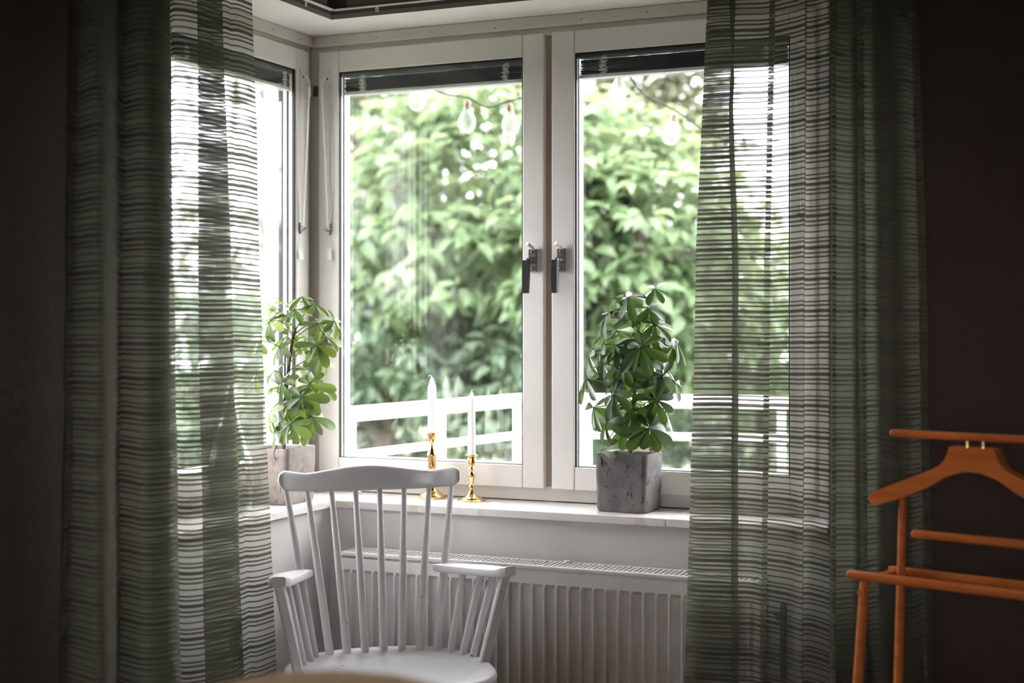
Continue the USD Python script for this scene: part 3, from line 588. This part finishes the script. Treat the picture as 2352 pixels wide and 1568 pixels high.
# ------------------------------------------------------------------ candlesticks and candles
def candle_wick(c, pts): return tube(catmull([np.array(c) + p for p in pts], 10), np.linspace(.0011, .0014, 10), 6)
c = np.array([.5476, -.047, SILL])
pr = [(0, 0), (.039, 0), (.0395, .0022), (.037, .0045), (.031, .0055), (.029, .0085), (.021, .0115), (.0125, .0175), (.0092, .0235), (.0078, .0262), (.0058, .0285), (.0052, .0340), (.0064, .0372), (.0082, .0398), (.0066, .0425), (.0046, .0452), (.0050, .0500), (.0066, .0585), (.0092, .0655), (.0098, .0705), (.0088, .0755), (.0060, .0800), (.0044, .0830), (.0062, .0868), (.0080, .0890), (.0060, .0915), (.0040, .0950), (.0042, .1005), (.0090, .1035), (.0114, .1065), (.0116, .1150), (.0108, .1235), (.0125, .1262), (.0182, .1282), (.0182, .1292), (.0125, .1280), (.0112, .1240), (.0108, .1100), (0, .1098)]
CSR = thing('candlestick', 'shorter slim brass candlestick on the sill, right one of the two', 'candlestick', loc=c, group='brass candlesticks on the sill'); part(CSR, 'stick', lathe(pr, c, 40), 'brass', smooth=35)
CR = thing('candle', 'white taper candle in the shorter right candlestick', 'candle', loc=c + [0, 0, .111], group='white candles on the sill')
part(CR, 'wax', lathe([(0, .111), (.0104, .111), (.0113, .135), (.0107, .200), (.0096, .262), (.0086, .283), (.0055, .296), (.0028, .304), (0, .3045)], c, 24), 'wax', smooth=50)
part(CR, 'wick', candle_wick(c + [0, 0, .303], [(0, 0, 0), (-.001, 0, .005), (.002, 0, .008), (.005, 0, .0075)]), 'wick')
c = np.array([.4175, -.036, SILL])
pr = [(0, 0), (.037, 0), (.0375, .006), (.036, .0085), (.034, .0100), (.030, .0125), (.020, .0185), (.0140, .027), (.0112, .036), (.0095, .044), (.0085, .056), (.0080, .072), (.0100, .082), (.0115, .088), (.0118, .094), (.0112, .098), (.0125, .112), (.0140, .121), (.0146, .124), (.0138, .126), (.0105, .136), (.0060, .145), (.0046, .150), (.0048, .155), (.0075, .160), (.0120, .168), (.0150, .178), (.0158, .183), (.0200, .1855), (.0200, .1868), (.0150, .1858), (.0128, .180), (.0120, .162), (0, .162)]
CSL = thing('candlestick', 'taller brass candlestick with stepped foot partly behind the chair back', 'candlestick', loc=c, group='brass candlesticks on the sill'); part(CSL, 'stick', lathe(pr, c, 40), 'brass', smooth=35)
CL = thing('candle', 'taller white candle with bent wick in the left candlestick', 'candle', loc=c + [0, 0, .163], group='white candles on the sill')
part(CL, 'wax', lathe([(0, .163), (.0116, .163), (.0122, .190), (.0121, .290), (.0117, .318), (.0085, .325), (.0050, .338), (.0026, .344), (0, .3445)], c, 24), 'wax', smooth=50)
part(CL, 'wick', candle_wick(c + [0, 0, .342], [(0, 0, 0), (-.002, 0, .006), (-.008, 0, .0075), (-.013, 0, .005)]), 'wick')
for k, (px, py, lab) in enumerate(((826, 1134, 'tiny dry white blossom lying on the sill behind the chair'), (812, 1133, 'tiny white petal crumb left of the dry blossom on the sill'))):
    q = on(px, py, 2, SILL); bm = ball(q + [0, 0, .004 - .001 * k], .0055 - .002 * k, 3); bm.vertices += (meshkit.fbm(bm.vertices * 300, 2, 3) - .5)[:, None] * .003
    bm.vertices[:, 2] -= bm.vertices[:, 2].min() - SILL
    single('dry_blossom', bm, 'blossom', lab, 'blossom', smooth=True)
# clear glass lamp on the left sill behind the curtain, its cord hanging down the wall
c = np.array([.085, -.545, SILL])
LG = thing('glass_lamp', 'clear glass drop shaped lamp on the left sill behind the curtain', 'lamp', loc=c)
part(LG, 'glass_body', lathe([(0, .0), (.046, .0), (.052, .006), (.056, .03), (.060, .08), (.056, .14), (.044, .19), (.030, .235), (.018, .28), (.010, .32), (.006, .335), (.004, .335), (.008, .318), (.0155, .28), (.0275, .235), (.0415, .19), (.0535, .14), (.0575, .08), (.0535, .032), (.049, .009), (0, .006)], c, 32), 'lamp_glass', smooth=40)
part(LG, 'lamp_holder', lathe([(0, .0075), (.022, .0075), (.022, .014), (.014, .02), (.014, .06), (.0165, .062), (.0165, .08), (0, .08)], c, 20), 'brass')
part(LG, 'bulb', lathe([(0, .08), (.010, .081), (.014, .10), (.022, .125), (.022, .14), (.014, .155), (0, .160)], c, 20), 'amber_glass', label='amber glass bulb')
cb = catmull([c + [.03, .0, .012], (.14, -.60, .765), (.1815, -.672, .764), (.186, -.680, .745), (.188, -.665, .66), (.187, -.680, .56), (.187, -.677, .50)], 30)
cb2 = catmull([(.187, -.677, .44), (.187, -.683, .38), (.186, -.663, .25), (.19, -.675, .10), (.21, -.69, .006), (.25, -.76, .004)], 24)
part(LG, 'cord', [tube(cb, .0022, 6), tube(cb2, .0022, 6)], 'cable_black', label='thin black cord')
part(LG, 'cord_switch', [box(.179, .197, -.6885, -.6655, .434, .506, .004), ball((.189, -.664, .475), .007, 2)], 'cable_black', label='black inline cord switch')

# ------------------------------------------------------------------ chair
CH = thing('spindle_armchair', 'white painted wooden spindle back armchair in front of the radiator', 'chair', loc=(.6186, -.6624, 0), rotz=38.73)
seat_o = []
for a in np.linspace(0, 2 * math.pi, 60, endpoint=False):
    cx_, sy_ = math.cos(a), math.sin(a)
    x = .252 * np.sign(cx_) * abs(cx_) ** .80; y = (.245 if sy_ > 0 else .215) * np.sign(sy_) * abs(sy_) ** (.92 if sy_ > 0 else .62)
    seat_o.append((x * (1 - .03 * (sy_ < 0) * abs(sy_)), y))
seat_o = np.array(seat_o)
rings = []
zs_ = .43
for s, z in ((.0, .395), (.80, .395), (.95, .398), (.992, .408), (1.0, .418), (.990, .427), (.965, .4305), (.92, .430), (.85, .427), (.72, .421), (.5, .4165), (.25, .415), (0.0, .4148)):
    rings.append(np.column_stack([seat_o * s, np.full(60, z)]))
rings = np.array(rings); rings = np.concatenate([rings, rings[:, :1]], 1)
seat = grid(rings); seat.merge_vertices(); 
if seat.volume < 0: seat.invert()
part(CH, 'seat', seat, 'chair_paint', smooth=50)
BX = [.155, .115, .070, .0235]; BY = [.176, .198, .208, .2105]; TX = [.215, .160, .096, .032]
def crest_y(x): return .322 - .048 * (abs(x) / .225) ** 2.2
xs = np.linspace(-.232, .232, 41); cr = []
for x in xs:
    u = abs(x) / .232
    zb = .822 + .012 * u ** 3; ztp = .888 - .016 * math.sin(min(u / .78, 1) * math.pi / 2) ** 2 + .014 * max(0, (u - .72) / .28)
    e = max(0, (u - .93) / .07); zm = (zb + ztp) / 2; hh = (ztp - zb) / 2 * (1 - .35 * e ** 2)
    th = .0105 + .006 * max(0, (u - .86) / .14)
    th *= (1 - .25 * e)
    y0 = crest_y(x); lean = .10
    ring = []
    for a in np.linspace(0, 2 * math.pi, 20, endpoint=False):
        ca, sa = math.cos(a), math.sin(a)
        zq = hh * np.sign(sa) * abs(sa) ** .35; yq = th * np.sign(ca) * abs(ca) ** .45
        ring.append((x, y0 + yq + lean * zq, zm + zq))
    cr.append(ring)
cr = np.array(cr); cr = np.concatenate([cr, cr[:, :1]], 1); g = grid(cr); nv0 = len(g.vertices)
caps_v, caps_f = [], []
gv, gf = list(map(tuple, g.vertices)), g.faces.tolist()
for i in (0, 40):
    cidx = len(gv); mm = cr[i, :-1].mean(0); mm[0] += .006 * (1 if i else -1); gv.append(tuple(mm))
    for j in range(20): gf.append([cidx, i * 21 + j, i * 21 + j + 1] if i == 0 else [cidx, i * 21 + j + 1, i * 21 + j])
crm = trimesh.Trimesh(gv, gf, process=True); crm.fix_normals()
part(CH, 'crest_rail', crm, 'chair_paint', smooth=40)
for s in (-1, 1):
    for i in range(4):
        b = (s * BX[i], BY[i], .424); t = (s * TX[i], crest_y(TX[i]) - .003, .834)
        part(CH, 'back_spindle', rod(b, t, .0108, .0068, 12, mid=.0100), 'chair_paint', smooth=50)
# arms: a shaped plank from the outer back spindle forwards and outwards
ARMZ = .628
for s in (-1, 1):
    def ap(u, w, z): # u 0 back .. 1 front
        cx_ = .165 + (.135 if s > 0 else .098) * u + .018 * math.sin(math.pi * u); cy_ = .232 - .235 * u
        tx, ty = (.135 if s > 0 else .098) + .018 * math.pi * math.cos(math.pi * u), -.235; ln = math.hypot(tx, ty); nx, ny = -ty / ln, tx / ln
        return (s * (cx_ + nx * w), cy_ + ny * w, z)
    rows = []
    for u in np.linspace(0, 1, 22):
        hw = .017 + .019 * math.sin(math.pi * min(1, max(0, (u - .08) / .92))) ** .8 + (.002 if u > .9 else 0)
        if u < .04: hw *= .8
        if u > .97: hw *= .85
        zc = ARMZ + .016 * u + .006 * max(0, (u - .86) / .14); th = .0105 * (.75 if (u < .03 or u > .98) else 1) + .004 * max(0, (u - .86) / .14)
        ring = []
        for a in np.linspace(0, 2 * math.pi, 17):
            ca, sa = math.cos(a), math.sin(a)
            ring.append(ap(u, hw * np.sign(ca) * abs(ca) ** .4, zc + th * np.sign(sa) * abs(sa) ** .4))
        rows.append(ring)
    rows = np.array(rows); g = grid(rows); gv, gf = list(map(tuple, g.vertices)), g.faces.tolist()
    for i in (0, 21):
        ci = len(gv); gv.append(tuple(rows[i, :-1].mean(0)))
        for j in range(16): gf.append([ci, i * 17 + j, i * 17 + j + 1])
    am = trimesh.Trimesh(gv, gf, process=True); am.fix_normals()
    part(CH, 'armrest', am, 'chair_paint', smooth=40)
    for (bx, by), u in (((.183, .145), .30), ((.206, .109), .52), ((.223, .072), .70)):
        part(CH, 'arm_spindle', rod(((bx if s > 0 else -bx * .93), by, .424), ap(u, 0, ARMZ + .012 * u - .004), .0098, .0086, 12, mid=.0098), 'chair_paint', smooth=50)
    b, t = np.array([.236 if s > 0 else -.214, .012, .424]), np.array(ap(.90, .002, ARMZ + .010))
    pts = []
    for p_, k in ((b, 1), (t, .95)):
        for dx in (-1, 1):
            for dy in (-1, 1):
                pts += [p_ + [dx * .013 * k, dy * .008 * k, 0], p_ + [dx * .009 * k, dy * .012 * k, 0]]
    part(CH, 'arm_post', hull(pts), 'chair_paint', smooth=40)
for sx in (-1, 1):
    for (tx, ty), (bx, by) in (((.165, .13), (.225, .23)), ((.185, -.12), (.235, -.195))):
        part(CH, 'leg', rod((sx * bx, by, 0), (sx * tx, ty, .402), .011, .0155, 14, mid=.0175), 'chair_paint', smooth=50)
    part(CH, 'stretcher', rod((sx * .212, -.165, .17), (sx * .205, .193, .17), .008, .008, 10, mid=.011), 'chair_paint', smooth=50)
part(CH, 'stretcher', rod((-.207, 0, .17), (.207, 0, .17), .008, .008, 10, mid=.011), 'chair_paint', smooth=50)

# ------------------------------------------------------------------ valet stand
VO = np.array([1.963, -.671, 0.0])
VS = thing('valet_stand', 'orange brown wooden valet stand with shoulder hanger by the dark wall', 'valet stand', loc=VO, rotz=math.degrees(math.atan2(-.2895, .9574)))
# hanger outline (x, z), mirrored
half_top = [(.0, 1.006), (.047, 1.006), (.050, .994), (.057, .978), (.068, .966), (.085, .957), (.14, .933), (.212, .9025), (.222, .897), (.225, .888), (.221, .880)]
half_bot = [(.213, .874), (.19, .879), (.14, .898), (.09, .921), (.055, .944), (.02, .9555), (0, .957)]
out = [(x, z) for x, z in half_top] + half_bot
out = out + [(-x, z) for x, z in reversed(out[1:-1])]
hg = extrude(out, -.019, .019, (0, 2, 1))
part(VS, 'hanger', hg, 'valet_wood', smooth=25)
for x in (-.016, .017): part(VS, 'pin', tube([(x, 0, 1.002), (x, 0, 1.020)], .0028, 8), 'brass')
part(VS, 'top_bar', box(-.182, .182, -.011, .011, 1.0185, 1.034, .006), 'valet_wood', smooth=40)
for s in (-1, 1):
    part(VS, 'upright', tube([(s * .158, .006, .905), (s * .165, .010, .70), (s * .180, .018, .30), (s * .19, .022, .03)], [.0078, .0092, .0105, .0105], 14), 'valet_wood', smooth=50)
    part(VS, 'front_leg', tube([(s * .205, -.075, .722), (s * .215, -.10, .40), (s * .225, -.14, .03)], [.0100, .0110, .0110], 14), 'valet_wood', smooth=50)
    part(VS, 'foot', box(s * .205 - .014, s * .205 + .014, -.20, .10, 0, .034, .006), 'valet_wood', smooth=40)
    part(VS, 'leg_joint', tube([(s * .206, -.090, .700), (s * .206, -.078, .700)], [.0085, .0095], 14), 'valet_wood', smooth=40)
tb = part(VS, 'trouser_bar', box(-.138, .158, -.006, .014, .810, .827, .007), 'valet_wood', smooth=40)
part(VS, 'tray_rail', box(-.243, .243, -.086, -.066, .724, .742, .006), 'valet_wood', smooth=40)
part(VS, 'tray_rail', box(-.20, .20, .02, .036, .724, .742, .005), 'valet_wood', smooth=40)
for x in (-.186, .186): part(VS, 'tray_end', box(x - .008, x + .008, -.07, .022, .725, .736, .003), 'valet_wood', smooth=40)

# ------------------------------------------------------------------ mustard armchair nearest the viewer
AO = P(745, 1568, 1.72); AO[2] = 0
ACH = thing('upholstered_armchair', 'mustard upholstered armchair whose curved back top shows at the bottom edge', 'armchair', loc=AO, rotz=18)
def soft(w, d, z0, z1, dome, n=26, pinch=.25):
    rows = []
    for a in np.linspace(-math.pi / 2, math.pi / 2, n):
        v = np.sign(math.sin(a)) * abs(math.sin(a)) ** .55; rr = abs(math.cos(a)) ** .45
        ring = []
        for t in np.linspace(0, 2 * math.pi, 49):
            x = w / 2 * np.sign(math.cos(t)) * abs(math.cos(t)) ** .5 * rr; y = d / 2 * np.sign(math.sin(t)) * abs(math.sin(t)) ** .6 * rr
            z = (z0 + z1) / 2 + (z1 - z0) / 2 * v
            k = max(0, (z - z0) / (z1 - z0))
            z -= dome * (abs(x) / (w / 2)) ** 2 * k
            ring.append((x, y, z))
        rows.append(ring)
    g = grid(np.array(rows)); g.merge_vertices(); g.fix_normals(); return g
bk = soft(.62, .30, .34, .824, .08); part(ACH, 'backrest', bk, 'mustard', smooth=60)
sc = soft(.56, .52, .27, .45, .01); sc.apply_translation((0, .38, 0)); part(ACH, 'seat_cushion', sc, 'mustard', smooth=60)
for s in (-1, 1):
    am = soft(.10, .50, .25, .58, .0); am.apply_translation((s * .30, .36, 0)); part(ACH, 'armrest', am, 'mustard', smooth=60)
    for y in (.0, .58): part(ACH, 'leg', rod((s * .28, y, 0), (s * .26, y, .30), .012, .02, 12), 'dark_leg')

# ------------------------------------------------------------------ outside: facade, balcony, railing
struct('ground', box(-60, 60, -60, 70, -1.6, -1.5), 'lawn', 'garden lawn below the balcony')
struct('balcony_floor', box(-.30, 3.2, .16, 1.62, -.16, -.02), 'decking', 'pale balcony floor outside the window')
struct('facade', [box(-.25, -.12, NY - 6, .15, -1.5, SILL - .03), box(-.26, 6, .112, .16, -1.5, SILL - .03), box(-.26, 6, .112, .16, SOF, 2.7), box(-.26, -.12, -7, .15, SOF, 2.7), box(1.58, 6, .15, .2, -1.5, 2.7), box(-.27, -.25, -7, NY, -1.5, 2.7)], 'facade', 'outer house wall')
struct('eaves', [box(-.70, 6.2, .16, .95, 2.70, 2.82), box(-.70, -.26, -7.2, .16, 2.70, 2.82)], 'eaves_wood', 'brown wooden eaves over the corner windows')
BR = thing('balcony_railing', 'white tubular balcony railing with two rails outside the window', 'railing', loc=(.17, 1.32, -.02))
cor = np.array([.165, 1.29, 0]); lend = np.array([-.015, .17, 0]); rend = np.array([3.1, 1.74, 0])
def seg(a, b, z, r): return tube([a + [0, 0, z], b + [0, 0, z]], r, 14)
part(BR, 'top_rail', [seg(lend, cor, .974, .025), ball(cor + [0, 0, .974], .025)], 'outer_paint', smooth=60)
part(BR, 'top_rail', seg(cor, rend, .974, .025), 'outer_paint', smooth=60)
for z in (.845, .50, .12):
    part(BR, 'lower_rail', [seg(lend, cor, z, .014), seg(cor, rend, z, .014)], 'outer_paint', smooth=60)
for q in (on(1013, 920, 1, .70), on(1188, 920, 1, 1.27), on(1350, 920, 1, 1.345), on(1795, 920, 1, 1.46), rend, lend + (cor - lend) * .06):
    q = np.array([q[0], q[1], 0])
    part(BR, 'post', tube([q + [0, 0, -.02], q + [0, 0, .976]], .016, 12), 'outer_paint', smooth=60)

# festoon lights over the balcony
BT = 5.2
bulbs = [((958, 222), 0), ((1073, 272), 2), ((1172, 279), -3), ((1347, 182), 0), ((1420, 203), 8), ((1543, 300), 10), ((1640, 360), 6)]
names = ['clear festoon bulb tucked under the blind at the top of the middle sash', 'clear festoon bulb hanging centrally in the middle sash', 'clear festoon bulb beside the left stile of the mullion', 'clear festoon bulb cut off by the blind at the left of the right sash',
         'clear festoon bulb just below the blind of the right sash', 'clear festoon bulb hanging lowest in the right sash', 'clear festoon bulb behind the edge of the right curtain']
tops = []
for ((px, py), tilt), lab in zip(bulbs, names):
    c = P(px, py, BT)
    B = thing('festoon_bulb', lab, 'light bulb', loc=c, group='clear festoon bulbs over the balcony')
    pr = [(0, -.052), (.012, -.050), (.023, -.042), (.0295, -.028), (.031, -.014), (.028, .002), (.021, .018), (.0155, .028), (.0135, .036), (.0135, .040), (0, .040)]
    rot = trimesh.transformations.rotation_matrix(math.radians(tilt), FWD)
    def tr(m): m.apply_transform(rot); m.apply_translation(c); return m
    part(B, 'globe', tr(lathe(pr, (0, 0, 0), 24)), 'bulb_plastic', smooth=50)
    part(B, 'cap', tr(lathe([(0, .036), (.0125, .036), (.0132, .040), (.0118, .043), (.0132, .046), (.0118, .049), (.0130, .052), (.0105, .060), (.005, .066), (0, .066)], (0, 0, 0), 18)), 'copper_cap', label='copper coloured screw cap')
    part(B, 'filament', tr(tube([(.008 * math.cos(k * 1.1), .008 * math.sin(k * 1.1), .03 - .005 * k) for k in range(13)], .0008, 5)), 'copper_cap')
    tops.append(c + rot[:3, :3] @ np.array([0, 0, .066]))
wire = [P(700, 60, 4.9), P(860, 120, 5.1), tops[0] + [0, 0, .006], P(1010, 212, BT), tops[1] + [0, 0, .009], P(1120, 246, BT), tops[2] + [0, 0, .009], P(1260, 205, BT), tops[3] + [0, 0, .009], tops[4] + [0, 0, .009], P(1480, 218, BT), tops[5] + [0, 0, .009], tops[6] + [0, 0, .009], P(1760, 330, 5.2), P(1900, 250, 5.1)]
single('festoon_cable', tube(catmull(wire, 120), .0032, 6), 'cable_black', 'thin dark cable carrying the clear bulbs outside the windows', 'cable', smooth=60)

# ------------------------------------------------------------------ garden
def leaves(c, d, nrm, L, W, fold=.25):
    """Many folded leaves at once: 8 vertices, 8 triangles each."""
    n = len(c); x = d / np.linalg.norm(d, axis=1, keepdims=True); y = np.cross(nrm, x); y /= np.linalg.norm(y, axis=1, keepdims=True); z = np.cross(x, y)
    tpl = np.array([(0, 0, 0), (.3, .42, .1), (.3, 0, 0), (.3, -.42, .1), (.68, .40, .04), (.66, 0, -.08), (.68, -.40, .04), (1, 0, -.28)])
    v = c[:, None] + tpl[None, :, 0, None] * (L[:, None, None] * x[:, None]) + tpl[None, :, 1, None] * (W[:, None, None] * y[:, None]) + tpl[None, :, 2, None] * (L[:, None, None] * z[:, None])
    f = np.array([(0, 2, 1), (0, 3, 2), (1, 2, 5), (1, 5, 4), (2, 3, 6), (2, 6, 5), (4, 5, 7), (5, 6, 7)])
    return v, f
def crown(c, rad, n, size, r, shell=.55, spray=8):
    k = max(1, n // spray)
    u = r.normal(size=(k, 3)); u /= np.linalg.norm(u, axis=1, keepdims=True)
    rr = shell + (1 - shell) * r.random(k) ** .6
    lump = .72 + .5 * meshkit.noise(u * 2.3 + 7, 5)
    ctr = c + u * rr[:, None] * lump[:, None] * np.array(rad)
    o = np.repeat(u, spray, 0); ctr = np.repeat(ctr, spray, 0)
    m = len(ctr)
    az = np.tile(np.arange(spray) * 2 * math.pi / spray, k) + r.normal(0, .3, m)
    d = np.stack([np.cos(az), np.sin(az), r.normal(-.35, .35, m)], 1) + .5 * o
    nrm = np.stack([r.normal(0, .35, m), r.normal(0, .35, m), np.ones(m)], 1) + .5 * o
    L = r.uniform(.65, 1.15, m) * size
    pos = ctr + d * (L * .25)[:, None] + r.normal(0, size * .18, (m, 3))
    return leaves(pos, d, nrm, L, L * r.uniform(.42, .60, m))
def tree(name, label, cpx, rad, n, size, matn, seed, singles=0, trunk=True, category='tree', trunk_px=None, shell=.5, spray=8):
    r = np.random.default_rng(seed); c = P(*cpx) if abs(cpx[0]) > 40 else np.array(cpx, float)
    base = np.array([c[0], c[1], -1.5])
    if trunk_px is not None: b2 = P(*trunk_px); base = np.array([b2[0], b2[1], -1.5]); rad = np.array(rad)
    T = thing(name, label, category, loc=base, group='trees of the garden' if category == 'tree' else None)
    v, f = crown(c, rad, n, size, r, shell, spray)
    if singles:
        dist = np.linalg.norm(v.mean(1) - EYE, axis=1); pick = np.argsort(dist)[:singles]
        for i in pick: part(T, 'leaf', trimesh.Trimesh(v[i], f, process=False), matn, smooth=True)
        v = np.delete(v, pick, 0)
    ff = (f[None] + 8 * np.arange(len(v))[:, None, None]).reshape(-1, 3)
    m = trimesh.Trimesh(v.reshape(-1, 3), ff, process=False)
    p = part(T, 'foliage', m, matn, smooth=True, kind='stuff')
    if trunk:
        top = c + [0, 0, rad[2] * .5] if trunk_px is None else P(trunk_px[0] + 10, 330, trunk_px[2]); k = 9
        ts = np.linspace(0, 1, k)[:, None]
        path = base + (top - base) * ts + np.column_stack([.10 * np.sin(ts[:, 0] * 4 + seed), .08 * np.sin(ts[:, 0] * 5 + 2 * seed), 0 * ts[:, 0]])
        path[0] = base
        tm = [tube(path, np.linspace(.085, .03, k), 9)]
        for q in range(7):
            s0 = path[3 + q % 5]; u = r.normal(size=3); u[2] = abs(u[2]) * .7 + .2; u /= np.linalg.norm(u)
            e = s0 + u * np.array(rad) * .8
            tm.append(tube(catmull([s0, (s0 + e) / 2 + r.normal(0, .06, 3), e], 8), np.linspace(.028, .008, 8), 6))
        part(T, 'trunk', tm, 'bark', smooth=50)
    return T
# nearest bright trees, then the darker growth behind
tree('broadleaf_tree', 'bright pale green broadleaf tree filling the middle of the garden view', (1120, 470, 9.2), (1.15, .85, .95), 4400, .150, 'tree_bright', 3, singles=150, trunk_px=(905, 700, 9.6))
tree('broadleaf_tree', 'bright yellow green broadleaf tree seen through the right sash above the plant', (1440, 590, 8.6), (.82, .7, .82), 3400, .140, 'tree_bright', 5, singles=150)
tree('broadleaf_tree', 'mid green broadleaf tree low at the left of the middle sash', (900, 720, 9.8), (1.0, .8, .8), 3400, .125, 'tree_mid', 8)
tree('broadleaf_tree', 'mid green broadleaf tree low between the candles and the mullion', (1230, 830, 9.0), (.95, .7, .65), 3000, .12, 'tree_mid', 12)
tree('olive_tree', 'olive brown feathery tree at the top of the right sash', (1430, 210, 11.6), (.95, .7, 1.0), 11000, .085, 'tree_olive', 14)
tree('dark_conifer', 'dark green conifer in the upper left of the middle sash', (800, 290, 12.2), (1.0, .9, 1.6), 7500, .10, 'tree_dark', 17)
tree('garden_hedge', 'dark green clipped hedge behind the balcony railing', (1180, 1010, 10.5), (3.3, .6, .62), 7000, .09, 'tree_dark', 19, trunk=False, category='hedge', shell=.35)
tree('broadleaf_tree', 'tall green tree behind everything in the middle of the garden', (1020, 400, 14.2), (2.2, 1.2, 2.1), 11000, .15, 'tree_mid', 23)
tree('broadleaf_tree', 'light green tree behind the right curtain', (1780, 730, 9.5), (.75, .7, .62), 1700, .13, 'tree_bright', 27)
tree('bare_tree', 'thin grey leaved tree against the sky behind the left curtain', (520, 380, 12.0), (1.25, 1.0, 1.7), 2300, .10, 'tree_grey', 29, shell=.2)
tree('broadleaf_tree', 'green shrubby tree low behind the left curtain', (450, 860, 11.0), (1.2, .9, .85), 2400, .13, 'tree_mid', 31)
tree('broadleaf_tree', 'distant green tree behind the right sash', (1540, 760, 15.5), (1.7, 1.0, 1.45), 3200, .15, 'tree_mid', 37)
tree('broadleaf_tree', 'distant grey green tree at the far left of the garden', (640, 600, 15.5), (1.6, 1.2, 1.4), 2400, .14, 'tree_grey', 41)
for i, (x, y, z, lab) in enumerate(((-4.6, -8.6, 2.2, 'green tree beside the house seen only mirrored in the glass'), (-11.0, 1.6, .4, 'low green tree beside the house near the garden edge'))):
    tree('side_tree', lab, (x, y, z), (1.7, 1.7, 2.8), 10000, .20, 'tree_mid', 50 + i)
for i, (x, y, z, lab) in enumerate(((3.6, 9.5, .9, 'round green tree right of the garden hidden by the right curtain'), (6.8, 9.0, 1.2, 'green tree far right of the garden out of view'))):
    tree('side_tree', lab, (x, y, z), (1.6, 1.2, 1.5), 4500, .15, 'tree_mid', 60 + i)
